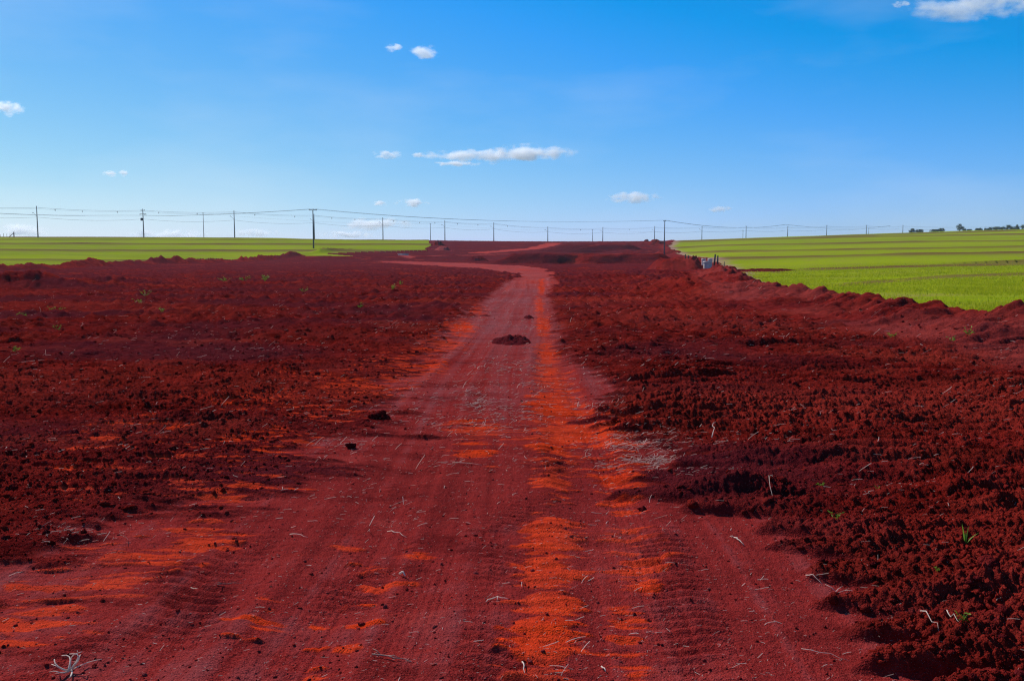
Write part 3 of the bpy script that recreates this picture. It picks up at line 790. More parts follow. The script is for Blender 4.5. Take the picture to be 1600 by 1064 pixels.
def clod_heap(name, px, row, hx, hy, hgt, count, smin, smax, label, cat='soil heap'):
    gx, gy = ground_at(px, row)
    r = random.Random(int(px))
    V, Fc = [], []; off = 0
    for k in range(count):
        a = r.uniform(0, 6.283); q = min(abs(r.gauss(0, .5)), 1.25)
        x = gx + math.cos(a) * hx * q; y = gy + math.sin(a) * hy * q
        s = (smin + (smax - smin) * r.random() ** 2.2) * (1.2 - .5 * q)
        v, f = lump_template(900 + k * 3 + int(px), ICO2, .34)
        rot = np.array(Matrix.Rotation(r.uniform(0, 6.28), 3, 'Z') @ Matrix.Rotation(r.uniform(0, 3), 3, 'X'))
        z = zs(x, y) + hgt * max(0, 1 - q) * r.uniform(.2, 1) + s * .25
        V.append((v * np.array([1.2, 1, .8])) @ rot.T * s + np.array([x, y, z])); Fc.append(f + off); off += len(v)
    V = np.concatenate(V); Fc = np.concatenate(Fc)
    org = np.array([gx, gy, zs(gx, gy)])
    attr = np.tile([0, .02, .25, 1], (len(V), 1))
    o = mesh_np(name, V - org, None, Fc, SOIL, False, None, attr); o.location = org
    return tag(o, label, cat)
mound('soil_heap', 800, 533, .38, .66, .085, 'low heap of dark clods lying across the middle of the dirt track', 'soil heap', lump=1.0, seed=101, tone=.0, dust=.0, cl=17, flat=.3, n=170)
mound('soil_heap', 826, 495, .13, .5, .045, 'small dark clod heap on the far part of the dirt track', 'soil heap', lump=1.0, seed=111, tone=.0, dust=.0, cl=15, flat=.5, n=120)
clod_heap('dirt_clod', 549, 698, .012, .012, .03, 4, .028, .042, 'single black looking clod lying alone on the edge of the track', 'clod')
clod_heap('dirt_clod', 592, 655, .16, .16, .05, 30, .025, .06, 'clump of dark clods where the ploughed earth meets the track', 'clod')
clod_heap('dirt_clod', 1004, 792, .03, .03, .0, 3, .018, .026, 'tiny dark clod on the dust beside the ploughed ridges', 'clod')
clod_heap('dirt_clod', 1540, 925, .05, .04, .05, 3, .035, .05, 'smooth pointed red clod among the ploughed ridges below the green shoot', 'clod')

# ------------------------------------------------------------------ roots, twigs, straw stalks one can point to
def stalk(name, px, row, dpx, drow, rad, label, cat, mat, group=None, lift=.010, kinks=5, wob=.06, fork=None):
    rad *= .6
    x0, y0 = ground_at(px - dpx / 2, row - drow / 2); x1, y1 = ground_at(px + dpx / 2, row + drow / 2)
    r = random.Random(int(px * 31 + row))
    L = math.hypot(x1 - x0, y1 - y0)
    mb = MB(); pts = []
    nx, ny = -(y1 - y0) / L, (x1 - x0) / L
    for i in range(kinks + 1):
        f = i / kinks; w = r.uniform(-1, 1) * wob * L * (0 if i in (0, kinks) else 1)
        x = x0 + (x1 - x0) * f + nx * w; y = y0 + (y1 - y0) * f + ny * w
        pts.append(Vector((x, y, zs(x, y) + rad + (lift * math.sin(f * 3.14) + r.uniform(0, lift) * .5))))
    mb.tube(pts, [rad * (1.1 - .7 * i / kinks) for i in range(kinks + 1)], 6)
    if fork:
        for (f, dx, dy, dz, rr) in fork:
            p = pts[min(int(f * kinks), kinks)]
            q = p + Vector((dx, dy, dz))
            mb.tube([p, p.lerp(q, .5) + Vector((0, 0, .006)), q], [rad * rr, rad * rr * .8, rad * rr * .5], 5)
    org = Vector((x0, y0, zs(x0, y0)))
    mb.v = [tuple(Vector(v) - org) for v in mb.v]
    o = mb.build(name, mat); o.location = org
    return tag(o, label, cat, group)

GT = 'dry stalks lying on the dirt track'
stalk('twig', 360, 909, 42, -6, .0045, 'dark bent twig lying across the dusty wheel mark', 'twig', TWIG, GT, fork=[(.2, -.03, -.02, .01, .8)])
stalk('twig', 612, 1027, 62, 8, .0055, 'brown forked twig at the bottom of the track between orange patches', 'twig', TWIG, GT, fork=[(.4, .05, -.02, .0, .8), (.2, -.04, .04, .01, .7)])
stalk('straw_stalk', 303, 915, 12, 8, .0035, 'short white stalk just before the dark bent twig', 'straw', ROOT, GT)
stalk('straw_stalk', 467, 836, 28, 6, .004, 'pale straight stalk crossing the smooth wheel mark', 'straw', ROOT, GT)
stalk('straw_stalk', 620, 829, 30, 12, .004, 'pale kinked stalk beside the second wheel mark', 'straw', ROOT, GT)
stalk('straw_stalk', 629, 898, 9, 3, .011, 'broad pale husk lying on the track like a small leaf', 'husk', ROOT, GT, lift=.015)
stalk('straw_stalk', 780, 934, 28, 3, .0045, 'pale forked stalk beside the rippled tyre marks', 'straw', ROOT, GT, fork=[(.1, -.02, -.06, .01, 1.2), (.4, 0, -.05, 0, .8)])
stalk('straw_stalk', 818, 1040, 4, 14, .005, 'short upright looking pale stalk on the bright orange wheel mark', 'straw', ROOT, GT)
stalk('straw_stalk', 943, 1032, 6, 8, .006, 'small pale chip at the lower edge of the orange ripples', 'straw', ROOT, GT)
stalk('straw_stalk', 1155, 846, 16, 12, .006, 'white forked stalk alone on the smooth red dust', 'straw', ROOT, GT, fork=[(.1, -.02, .02, .0, .9)])
stalk('straw_stalk', 1272, 906, 26, 9, .004, 'pair of pale straws on the dust by the ploughed ridges', 'straw', ROOT, GT, fork=[(.3, .05, .0, .0, 1)])
stalk('straw_stalk', 1310, 930, 34, -30, .0035, 'tangle of thin pale straws beside the ends of the ploughed ridges', 'straw', STRAW, GT, fork=[(.3, .06, .05, .02, 1), (.6, -.05, .04, .03, .9), (.8, .05, -.03, .0, .8)])
stalk('straw_stalk', 1452, 993, 30, 24, .004, 'long thin pale stalk leaning across the dust beside the ploughed fringe', 'straw', ROOT, GT)
stalk('straw_stalk', 1488, 992, 20, 16, .004, 'thin pale stalk touching the small grey leafed weed', 'straw', ROOT, GT)
stalk('straw_stalk', 1290, 1018, 76, 14, .0022, 'very thin long straw on the smooth dust near the photo bottom', 'straw', STRAW, GT)
stalk('straw_stalk', 1205, 778, 16, 20, .004, 'pale curved stalk on the edge of the first ploughed ridge', 'straw', ROOT, GT)
stalk('straw_stalk', 730, 723, 46, 4, .004, 'crooked pale stalk in the middle of the track before the straw', 'straw', ROOT, GT)
stalk('straw_stalk', 1115, 682, 6, -16, .006, 'white crooked stalk standing among straw at the ploughed edge', 'straw', ROOT, GT, lift=.05)

def root_clump():
    gx, gy = ground_at(108, 1050); z = zs(gx, gy)
    t = empty('root_clump', (gx, gy, z), 'bleached curling root clump lying in the dust near the corner', 'root')
    r = random.Random(4)
    for (ax, ay, az_, lx, rad) in [(-.075, .02, .060, -.02, .0055), (-.055, .05, .070, .02, .0055), (-.02, .06, .085, .03, .005), (.028, .045, .085, .02, .005), (.012, .10, .07, -.02, .004),
                                   (-.07, -.03, .01, .0, .004), (.03, -.05, .0, .01, .006), (-.10, .045, .006, .02, .0036), (.09, .09, .008, -.02, .0035)]:
        mb = MB(); pts = []
        for i in range(7):
            f = i / 6
            pts.append((ax * f + lx * math.sin(f * 3.14), ay * f + .012 * math.sin(f * 5 + ax * 40), .010 + .62 * az_ * math.sin(min(f * 1.9, 1.9)) ))
        mb.tube(pts, [rad * .62 * (1.15 - .6 * i / 6) for i in range(7)], 6)
        mb.build('root', ROOT, t)
root_clump()

# ------------------------------------------------------------------ weeds
def weed(px, row, h, kind, label, sx=1.0):
    gx, gy = ground_at(px, row); z = zs(gx, gy)
    t = empty('weed_plant', (gx, gy, z - .005), label, 'weed', 'small green weeds on the bare earth')
    r = random.Random(int(px * 13 + row))
    if kind == 'shoot':
        for (dx, dz, mat, w) in ((-.022, 1.0, SHOOT, .006), (.012, .86, SHOOT, .0045), (.048, .55, SHOOT, .005), (-.006, .7, SHOOT, .005)):
            mb = MB(); mb.blade((dx * .15, 0, 0), (dx, r.uniform(-.01, .01), h * dz), w, (dx * .6 if dx > 0 else -.004, 0, -.01)); mb.build('leaf_blade', mat, t)
    else:
        st = MB(); lv = MB()
        for k in range(5 if kind == 'leafy' else 8):
            a = r.uniform(0, 6.28); l = h * r.uniform(.3, .7)
            tip = Vector((math.cos(a) * l * sx, math.sin(a) * l, h * r.uniform(.45, 1.0)))
            st.tube([(0, 0, 0), tip * .6 + Vector((0, 0, h * .1)), tip], [h * .02, h * .015, h * .01], 4)
            for q in range(4 if kind == 'leafy' else 3):
                p = tip * r.uniform(.45, 1.05); aa = r.uniform(0, 6.28); ll = h * r.uniform(.15, .34)
                lv.blade(tuple(p), tuple(p + Vector((math.cos(aa) * ll, math.sin(aa) * ll, ll * r.uniform(-.1, .7)))), h * .07, (0, 0, -ll * .2))
        st.build('stem', LEAF, t); lv.build('foliage', LEAF, t)
weed(1508, 858, .13, 'shoot', 'single bright green grass shoot on a clod in the ploughed ridges')
weed(1284, 770, .055, 'leafy', 'tiny yellow green weed upright on the ploughed earth')
weed(1305, 826, .075, 'leafy', 'small yellow green weed with a dry stalk on the ridge ends')
weed(1371, 775, .05, 'shoot', 'tiny two bladed green sprout behind the grass shoot')
weed(1463, 908, .045, 'leafy', 'tiny pale green sprout on a ridge below the grass shoot')
weed(1502, 998, .065, 'leafy', 'grey green leafy weed on the lowest ploughed ridges')
weed(1512, 541, .20, 'leafy', 'yellow green weed at the foot of the long berm, taller of two')
weed(1488, 548, .14, 'leafy', 'small weed at the foot of the long berm beside a taller one')
weed(1393, 537, .16, 'leafy', 'lone dull green weed at the foot of the long berm')
weed(40, 497, .16, 'tuft', 'spreading pale weed patch on the dark ploughed earth, nearest the photo edge', 2.6)
weed(86, 488, .2, 'tuft', 'wide bright weed patch beside a paler patch on ploughed earth', 2.4)
weed(90, 520, .16, 'tuft', 'pale grey green weed below the wide weed patch')
weed(25, 553, .11, 'tuft', 'small dull green weed low on the ploughed slope')
weed(228, 464, .3, 'tuft', 'dull green weed beside a pale stalk below the clod berm', 1.5)
weed(217, 478, .22, 'tuft', 'olive weed just before the dull green weed with pale stalk', 1.4)
weed(252, 491, .18, 'tuft', 'little grey weed standing apart on the ploughed slope')
weed(352, 441, .42, 'tuft', 'pale weed at the start of the weedy line across the earth', 2.2)
weed(383, 440, .42, 'tuft', 'weed in the middle of the weedy line across the earth', 1.8)
weed(414, 443, .5, 'tuft', 'bright yellow green weed at the end of the weedy line')
weed(613, 457, .34, 'tuft', 'bright green weed on the dark earth before the track bend')
weed(627, 447, .3, 'tuft', 'small weed behind the bright one before the track bend')
weed(563, 482, .2, 'tuft', 'low weed on dark earth midway between berm and track')
weed(475, 458, .22, 'tuft', 'faint olive weed on dark earth below the flat green field', 1.6)

# ------------------------------------------------------------------ concrete pipes, stakes, slab by the field edge
def pipe(px, row, rad, h, label, Y=None):
    gx, gy = ground_at(px, row)
    if Y: gx, gy = gx / gy * Y, Y
    z = zs(gx, gy)
    t = empty('concrete_pipe', (gx, gy, z - .03), label, 'concrete pipe', 'concrete pipe rings standing on the earth')
    mb = MB(); n = 40
    prof = [(rad, 0), (rad, h * .80), (rad * 1.0, h * .82), (rad * 1.10, h * .84), (rad * 1.10, h), (rad * .86, h), (rad * .86, h * .02)]
    for i, (rr, zz) in enumerate(prof):
        for k in range(n):
            a = 6.2832 * k / n; mb.v.append((rr * math.cos(a), rr * math.sin(a), zz))
    for i in range(len(prof) - 1):
        for k in range(n):
            k2 = (k + 1) % n
            mb.q.append((i * n + k, i * n + k2, (i + 1) * n + k2, (i + 1) * n + k))
    body = mb; body.build('pipe_wall', CONC, t, False)
    rb = MB()
    rb.tube([(rad * 1.0 * math.cos(a), rad * 1.0 * math.sin(a), h * 1.005) for a in np.linspace(0, 6.2832, 41)], rad * .06, 6, False)
    rb.build('rim', CONC, t)
PY = ground_at(1105, 421)[1]
def pipe_h(px, Y, toprow):
    return CAM_H + float(row_t(toprow)) * Y - zs((px - 800) / FPX * Y * 1.0, Y) + .03
pipe(1104.6, 421, .40, pipe_h(1104.6, PY, 408.5), 'nearest of three upright concrete pipe rings beside the field edge')
pipe(1099.4, 419, .24, pipe_h(1099.4, PY + 4.5, 404.6), 'upright concrete pipe ring half hidden behind the nearest one, on the mound side', PY + 4.5)
pipe(1109.2, 419, .25, pipe_h(1109.2, PY + 4, 404.4), 'upright concrete pipe ring behind the nearest one, on the stake side', PY + 4.0)

def stake(px, toprow, Y, h, rad, label, group, lean=0.0, brace=False, mat=WOODP):
    t_ = float(row_t(toprow)); x = (px - 800) / FPX * (Y * CP - t_ * Y * SP)
    ztop = CAM_H + t_ * Y
    zg = zs(x, Y)
    if h: ztop = zg + h
    t = empty('fence_post', (x, Y, zg - .2), label, 'fence post', group)
    mb = MB(); mb.tube([(0, 0, 0), (lean * .5, 0, (ztop - zg) * .5 + .1), (lean, 0, ztop - zg + .2)], [rad, rad * .95, rad * .85], 8); mb.build('post', mat, t)
    if brace:
        mb = MB(); mb.tube([(-1.5, 0, .2), (0, 0, (ztop - zg) * .75 + .2)], rad * .6, 6); mb.build('brace', mat, t)
    return t
GF = 'dark stakes around the concrete pipes'
stake(1071, 397.5, PY + 10, None, .085, 'dark stake behind the smooth earth heap, taller of the pair', GF)
stake(1075.5, 399, PY + 11, None, .085, 'shorter dark stake beside the small conical earth pile', GF)
stake(1116, 397.5, PY + 6, None, .11, 'thick leaning dark stake behind the concrete pipes', GF, .12)
stake(1121.5, 399.5, PY + 7, None, .10, 'dark stake beside the thick leaning one, on the field side', GF)
stake(1132, 409, PY + 2, None, .04, 'thin short stake on the pale soil at the field edge', GF)
GE = 'fence posts on the skyline of the flat field'
stake(21.5, 362.5, 292, None, .17, 'stout braced fence post on the skyline of the flat green field', GE, 0, True)
stake(15.5, 364.5, 300, None, .05, 'thin fence post on the skyline next to the stout braced post', GE)
stake(10.5, 365.5, 308, None, .05, 'thin fence post on the skyline, second from the braced post', GE)
stake(5.5, 364.8, 316, None, .07, 'thin fence post on the skyline, third from the braced post', GE)
stake(0.5, 366, 324, None, .05, 'thin fence post on the skyline at the photo edge', GE)

def slab():
    gx, gy = ground_at(630, 402.5); z = zs(gx, gy)
    t = empty('concrete_culvert', (gx, gy, z - .1), 'low grey concrete culvert block at the lower edge of the flat green field', 'culvert')
    mb = MB(); mb.box((0, 0, .42), (1.15, .45, .42)); mb.build('wall', CONC, t, False)
    mb = MB(); mb.box((0, -.02, .90), (1.3, .58, .055)); mb.build('cap', CONC, t, False)
slab()

# ------------------------------------------------------------------ utility poles and wires
def place(px, toprow, Y):
    t_ = float(row_t(toprow)); x = (px - 800) / FPX * (Y * CP - t_ * Y * SP)
    return x, CAM_H + t_ * Y
GP = 'utility poles along the ridge'
def pole(px, toprow, Y, label, group=GP, kind='plain', rad=.19, wdir=(.83, .555)):
    x, zt = place(px, toprow, Y); zg = zbase(x, Y) - .3
    t = empty('utility_pole', (x, Y, zg), label, 'utility pole', group)
    H = zt - zg
    mb = MB(); mb.tube([(0, 0, 0), (0, 0, H * .5), (0, 0, H)], [rad, rad * .78, rad * .55], 10); mb.build('pole_shaft', POLEM, t)
    nx, ny = -wdir[1], wdir[0]                                   # across the line
    def arm(name, z, l, th=.06, off=0.0):
        m = MB(); m.tube([(nx * (-l + off), ny * (-l + off), z), (nx * (l + off), ny * (l + off), z)], th, 6); return m.build(name, METAL, t)
    if kind == 'plain':
        m = MB(); m.tube([(0, 0, H - .55), (wdir[0] * -.2 + nx * .25, wdir[1] * -.2 + ny * .25, H - .5)], .045, 6); m.build('wire_bracket', METAL, t)
        m = MB(); m.tube([(0, 0, H * .68), (-.7, 0, H * .755), (-1.05, 0, H * .79)], [.035, .03, .03], 6); m.build('lamp_arm', METAL, t)
        m = MB(); m.tube([(-1.0, 0, H * .785), (-1.25, 0, H * .80), (-1.5, 0, H * .80)], [.05, .10, .05], 8); m.build('lamp_head', METAL, t)
    elif kind == 'tee':
        ux, uy = 1, 0
        m = MB(); m.tube([(-1.05, 0, H - .08), (1.05, 0, H - .08)], .085, 6); m.build('crossarm', METAL, t)
        for s in (-.95, 0.12, .95):
            m = MB(); m.tube([(s, 0, H - .02), (s, 0, H + .12), (s, 0, H + .22)], [.04, .07, .04], 8); m.build('insulator', METAL, t)
    elif kind == 'slim':
        m = MB(); m.tube([(-.35, 0, H - .1), (.35, 0, H - .1)], .06, 6); m.build('crossarm', METAL, t)
        for s in (-.3, .3):
            m = MB(); m.tube([(s, 0, H - .06), (s, 0, H + .1)], [.05, .04], 8); m.build('insulator', METAL, t)
    elif kind == 'transformer':
        for z, l in ((H - .55, .75), (H - 1.75, 1.1)):
            m = MB(); m.tube([(-l, 0, z), (l, 0, z)], .09, 6); m.build('crossarm', METAL, t)
        for s in (-.7, 0, .7):
            m = MB(); m.tube([(s * .8, 0, H - .5), (s * .8, 0, H - .2)], [.08, .05], 8); m.build('insulator', METAL, t)
        for s in (-1.0, .6, 1.0):
            m = MB(); m.tube([(s, 0, H - 1.75), (s, 0, H - 2.15)], [.06, .08], 8); m.build('fuse_cutout', METAL, t)
        m = MB(); m.tube([(-.48, -.1, H - 3.95), (-.48, -.1, H - 3.9), (-.48, -.1, H - 3.15), (-.48, -.1, H - 3.1)], [.3, .36, .36, .28], 14); tr = m.build('transformer', METAL, t)
        for s in (-.15, .15):
            m = MB(); m.tube([(-.48 + s, -.1, H - 3.1), (-.48 + s, -.1, H - 2.9)], [.05, .03], 6); m.build('bushing', METAL, tr)
    return x, Y, zt, zg

L1PX = [57, 223, 365.5, 490.5, 598, 695, 771.5, 856, 942, 1023, 1097, 1166, 1231, 1292, 1354, 1411]
L1TOP = [322, 326.5, 329, 334.5, 340, 344.5, 347.5, 354, 355, 353.5, 353.5, 353.5, 353.8, 352.2, 352.0, 352.2]
L1LAB = ['concrete utility pole on the flat field skyline, nearest the braced fence post', 'utility pole with crossarms and a drum transformer over the flat green field',
         'ridge utility pole between the transformer pole and the overlapping pair', 'ridge utility pole overlapped by the tall crossarm pole in the flat field',
         'ridge utility pole crossing a small low cloud, near the field corner', 'utility pole just past the dark earth pile at the field corner',
         'utility pole rising from the middle of the bare red skyline', 'utility pole behind the pale track where it tops the skyline',
         'ridge utility pole close beside a shorter pole above the red skyline', 'ridge utility pole behind the lumpy pile on the red skyline',
         'first ridge pole above the sloping green field after the tall bare pole', 'ridge pole above the sloping field with a short pole close beside it',
         'ridge pole midway along the sloping field skyline, before the slope steepens', 'thin ridge pole above the sloping field, third before the trees',
         'thin ridge pole above the sloping field next to a shorter pole', 'last thin ridge pole, standing just before the first skyline bush']
line1 = []
for k in range(16):
    Y = 285 + 16.7 * k
    line1.append(pole(L1PX[k], L1TOP[k], Y, L1LAB[k], kind='transformer' if k == 1 else ('plain' if k < 11 else 'slim'), rad=.20))
GP2 = 'tall poles standing in the earthworks'
pa = pole(488.8, 328, 235, 'tall pole with a crossarm standing in the flat green field', GP2, 'tee', .20, (1, 0))
pb = pole(1038.7, 345, 228, 'tall dark bare pole at the foot of the sloping green field', GP2, 'slim', .17, (1, 0))
GP3 = 'thin distant poles behind the ridge'
line3 = [pole(317.3, 333, 330, 'thin distant pole left of the plain pole, without any lamp arm', GP3, 'slim', .13),
         pole(672.5, 349.5, 400, 'short distant pole beside the field corner earth pile', GP3, 'slim', .15),
         pole(926, 359, 450, 'short distant pole above the red skyline beside a taller one', GP3, 'slim', .15),
         pole(1161, 360, 520, 'short distant pole close beside a taller one over the sloping field', GP3, 'slim', .13),
         pole(1357.5, 357, 600, 'short distant pole on the sloping skyline beside a thin taller one', GP3, 'slim', .13)]

def wire(name, nodes, sag, rad, label, group=None, spacers=None):
    org = Vector(nodes[0])
    mb = MB(); pts = []
    for a, b in zip(nodes[:-1], nodes[1:]):
        a, b = Vector(a), Vector(b)
        for i in range(12):
            f = i / 12; pts.append(a.lerp(b, f) - Vector((0, 0, 4 * sag * f * (1 - f))) - org)
    pts.append(Vector(nodes[-1]) - org)
    mb.tube(pts, rad, 4)
    o = mb.build(name, WIREM); o.location = org
    tag(o, label, 'wire', group)
    if spacers:
        for (i, f) in spacers:
            p = pts[int(i * 12 + f * 12)]
            m = MB(); m.tube([p + Vector((-.12, -.12, .05)), p + Vector((.12, .12, .05)), p + Vector((0, 0, -.35)), p + Vector((-.12, -.12, .05))], .07, 5, False)
            m.build('spacer', METAL, o)
    return o
def off(p, dz, dx=0, dy=0): return (p[0] + dx, p[1] + dy, p[2] + dz)
ext0 = (line1[0][0] - 25 , line1[0][1] - 16.7, line1[0][2] - .1)
ext1 = (line1[0][0] - 50, line1[0][1] - 33, line1[0][2])
endp = (line1[15][0] + 75, line1[15][1] + 50, line1[15][2] + 1.2); endp2 = (line1[15][0] + 150, line1[15][1] + 100, line1[15][2] + 3)
tops = [ext1, ext0] + line1 + [endp, endp2]
sp = [(1, .35), (2, .2), (2, .45), (2, .8), (3, .2), (3, .6), (4, .3), (4, .75), (5, .3), (5, .6), (6, .2), (6, .4), (6, .65), (6, .9), (7, .3), (7, .7), (8, .3), (9, .6), (10, .5)]
for s, (dx, dz) in enumerate(((-.22, -.5), (.22, -.5), (0, -.85))):
    wire('overhead_wire', [off(p, dz, dx * .55, -dx * .83) for p in tops], .45, .022, 'high conductor strung along the ridge poles with small spacers', 'high conductors along the ridge poles', sp if s == 2 else None)
wire('overhead_wire', [off(p, -(p[2] - (p[3] if len(p) > 3 else p[2] - 9)) * .335) for p in tops], .75, .035, 'single lower cable sagging between the ridge poles')
A0 = (pa[0] - 95, 245, pa[2] - .3); A00 = (pa[0] - 190, 262, pa[2] + 0.4); B1 = (pb[0] + 62, 330, 13.2); B2 = (pb[0] + 160, 470, 17.5)
for s in (-.95, .12, .95):
    wire('overhead_wire', [off(A00, .2, s), off(A0, .2, s), off(pa, .2, s), off(pb, .1, s * .35), off(B1, 0, s * .3), off(B2, 0, s * .3)], 1.5, .022, 'conductor spanning from the crossarm pole to the tall bare pole', 'conductors between the two tall poles')
w3 = [(line3[0][0] - 110, 310, line3[0][2] + .3)] + line3 + [(line3[-1][0] + 110, 700, line3[-1][2] + 3)]
wire('overhead_wire', [off(p, -.1) for p in w3], 1.2, .018, 'faint wire strung between the thin distant poles')

# ------------------------------------------------------------------ trees on the skyline
def tree(px, toprow, wpx, Y, label, cat='tree', spire=False, trunkf=.3, seed=1, name='skyline_tree'):
    x, zt = place(px, toprow, Y); zg = zbase(x, Y) - .3
    t = empty(name, (x, Y, zg), label, cat, 'trees and bushes on the skyline')
    H = zt - zg; W = wpx * 1.3 * Y / FPX * .5
    r = random.Random(seed)
    mb = MB()
    mb.tube([(0, 0, 0), (.1, 0, H * .3), (0, .1, H * .75)], [W * .10 + .08, W * .07 + .06, .04], 7)
    for k in range(6):
        a = r.uniform(0, 6.28); z0 = H * r.uniform(.25, .5)
        mb.tube([(0, 0, z0), (math.cos(a) * W * .4, math.sin(a) * W * .4, z0 + H * .15), (math.cos(a) * W * .75, math.sin(a) * W * .75, z0 + H * .28)], [.09, .06, .03], 5)
    mb.build('trunk', BARK, t)
    V = []; cl = []
    ncl = 16
    for k in range(ncl):
        a = r.uniform(0, 6.28); q = r.random() ** .5
        zz = H * r.uniform(trunkf, .93)
        wmax = W * (math.sin(min(1, max(.05, (zz / H - trunkf + .12) / (1.08 - trunkf))) * 3.0) ** .6)
        if spire: wmax = W * max(.15, 1.05 - zz / H)
        cl.append((math.cos(a) * wmax * q * .72, math.sin(a) * wmax * q * .72, zz, (W * .34 + H * .05) * r.uniform(.6, 1.15)))
    for (cx, cy, cz, cr) in cl:
        for j in range(120):
            d = Vector((r.gauss(0, 1), r.gauss(0, 1), r.gauss(0, .75))); d = d.normalized() * (cr * r.random() ** .4)
            p = Vector((cx, cy, min(cz + d.z, H))) + Vector((d.x, d.y, 0))
            s = r.uniform(.12, .30) * (.5 + W * .12)
            e1 = Vector((r.gauss(0, 1), r.gauss(0, 1), r.gauss(0, 1))).normalized() * s; e2 = e1.orthogonal().normalized() * s * .7
            V += [tuple(p - e1), tuple(p + e2), tuple(p + e1), tuple(p - e2)]
    Q = np.arange(len(V)).reshape(-1, 4)
    mesh_np('crown', np.array(V), Q, None, CROWN, False, t)
tree(1425, 357.5, 9, 640, 'low dark bush first on the skyline after the last thin pole', 'bush', trunkf=.1, seed=1, name='skyline_bush')
tree(1437, 358.8, 10, 640, 'flat dark bush touching the first skyline bush', 'bush', trunkf=.1, seed=2, name='skyline_bush')
tree(1461, 358.8, 13, 650, 'long low bush on the skyline with a taller one behind', 'bush', trunkf=.1, seed=3, name='skyline_bush')
tree(1471, 357.0, 9, 660, 'rounded bush midway between the first bushes and the tall round tree', 'bush', trunkf=.1, seed=4, name='skyline_bush')
tree(1500, 350.3, 11, 660, 'tall round crowned tree standing alone on the skyline', 'tree', trunkf=.35, seed=5)
tree(1507, 357.5, 6, 665, 'little bush at the foot of the tall round tree', 'bush', trunkf=.1, seed=6, name='skyline_bush')
tree(1528, 357.2, 10, 680, 'low sparse bush on the skyline past the tall round tree', 'bush', trunkf=.1, seed=7, name='skyline_bush')
tree(1533, 356.2, 5, 680, 'small upright bush beside the low sparse one', 'bush', trunkf=.1, seed=8, name='skyline_bush')
tree(1547, 355.4, 7, 690, 'small dark tree at the start of the joined skyline thicket', 'tree', trunkf=.15, seed=9)
tree(1558, 354.8, 16, 700, 'wide dark tree in the middle of the joined skyline thicket', 'tree', trunkf=.15, seed=10)
tree(1574, 352.0, 12, 690, 'bulky dark tree at the end of the joined skyline thicket', 'tree', trunkf=.15, seed=11)
tree(1514, 358.4, 8, 670, 'flat scrap of bush between the little bush and the low sparse bush', 'bush', trunkf=.1, seed=16, name='skyline_bush')
tree(1542, 356.6, 8, 690, 'low bush filling the gap before the joined skyline thicket', 'bush', trunkf=.1, seed=17, name='skyline_bush')
tree(1566, 355.2, 9, 700, 'low bush between the wide dark tree and the bulky dark tree', 'bush', trunkf=.1, seed=18, name='skyline_bush')
tree(1581, 354.8, 8, 700, 'low bush between the bulky dark tree and the pointed tree', 'bush', trunkf=.1, seed=19, name='skyline_bush')
tree(1590, 350.0, 6, 700, 'narrow pointed tree near the photo edge', 'tree', True, .1, 12)
tree(1587, 354.0, 10, 690, 'low tree around the foot of the narrow pointed tree', 'tree', trunkf=.1, seed=13)
tree(1602, 351.0, 14, 690, 'big dark tree cut by the photo edge', 'tree', trunkf=.15, seed=14)

# ------------------------------------------------------------------ clouds: real volumes far behind the scene
CD = 6000.0
def cloud_mat(i, dens, size):
    m, nt, out = new_mat('cloud_vapour')
    tc = nt.nodes.new('ShaderNodeTexCoord').outputs['Generated']
    obj = nt.nodes.new('ShaderNodeTexCoord').outputs['Object']
    v = nt.nodes.new('ShaderNodeVectorMath'); v.operation = 'MULTIPLY_ADD'
    nt.links.new(obj, v.inputs[0]); v.inputs[1].default_value = (.55 / size, .8 / size, 1.1 / size); v.inputs[2].default_value = (i * 7.3, i * 3.1, i * 1.7)
    n = noise(nt, v.outputs[0], 1.8, 10, .68)
    c = nt.nodes.new('ShaderNodeVectorMath'); c.operation = 'MULTIPLY_ADD'
    nt.links.new(tc, c.inputs[0]); c.inputs[1].default_value = (2, 2, 2); c.inputs[2].default_value = (-1, -1, -1)
    ln = nt.nodes.new('ShaderNodeVectorMath'); ln.operation = 'LENGTH'; nt.links.new(c.outputs[0], ln.inputs[0])
    fall = mth(nt, 'SUBTRACT', 1.0, ln.outputs['Value'])
    val = mth(nt, 'ADD', mth(nt, 'MULTIPLY', fall, .8), mth(nt, 'MULTIPLY', mth(nt, 'SUBTRACT', n, .5), 3.4))
    sh = ramp(nt, val, .24, .74)
    d = mth(nt, 'MULTIPLY', mth(nt, 'MULTIPLY', sh, ramp(nt, fall, 0.0, .25)), dens)
    pv = nt.nodes.new('ShaderNodeVolumePrincipled')
    pv.inputs['Color'].default_value = (1, 1, 1, 1); pv.inputs['Anisotropy'].default_value = .4
    nt.links.new(d, pv.inputs['Density'])
    nt.links.new(pv.outputs[0], out.inputs['Volume'])
    m.cycles.volume_step_rate = .5
    return m
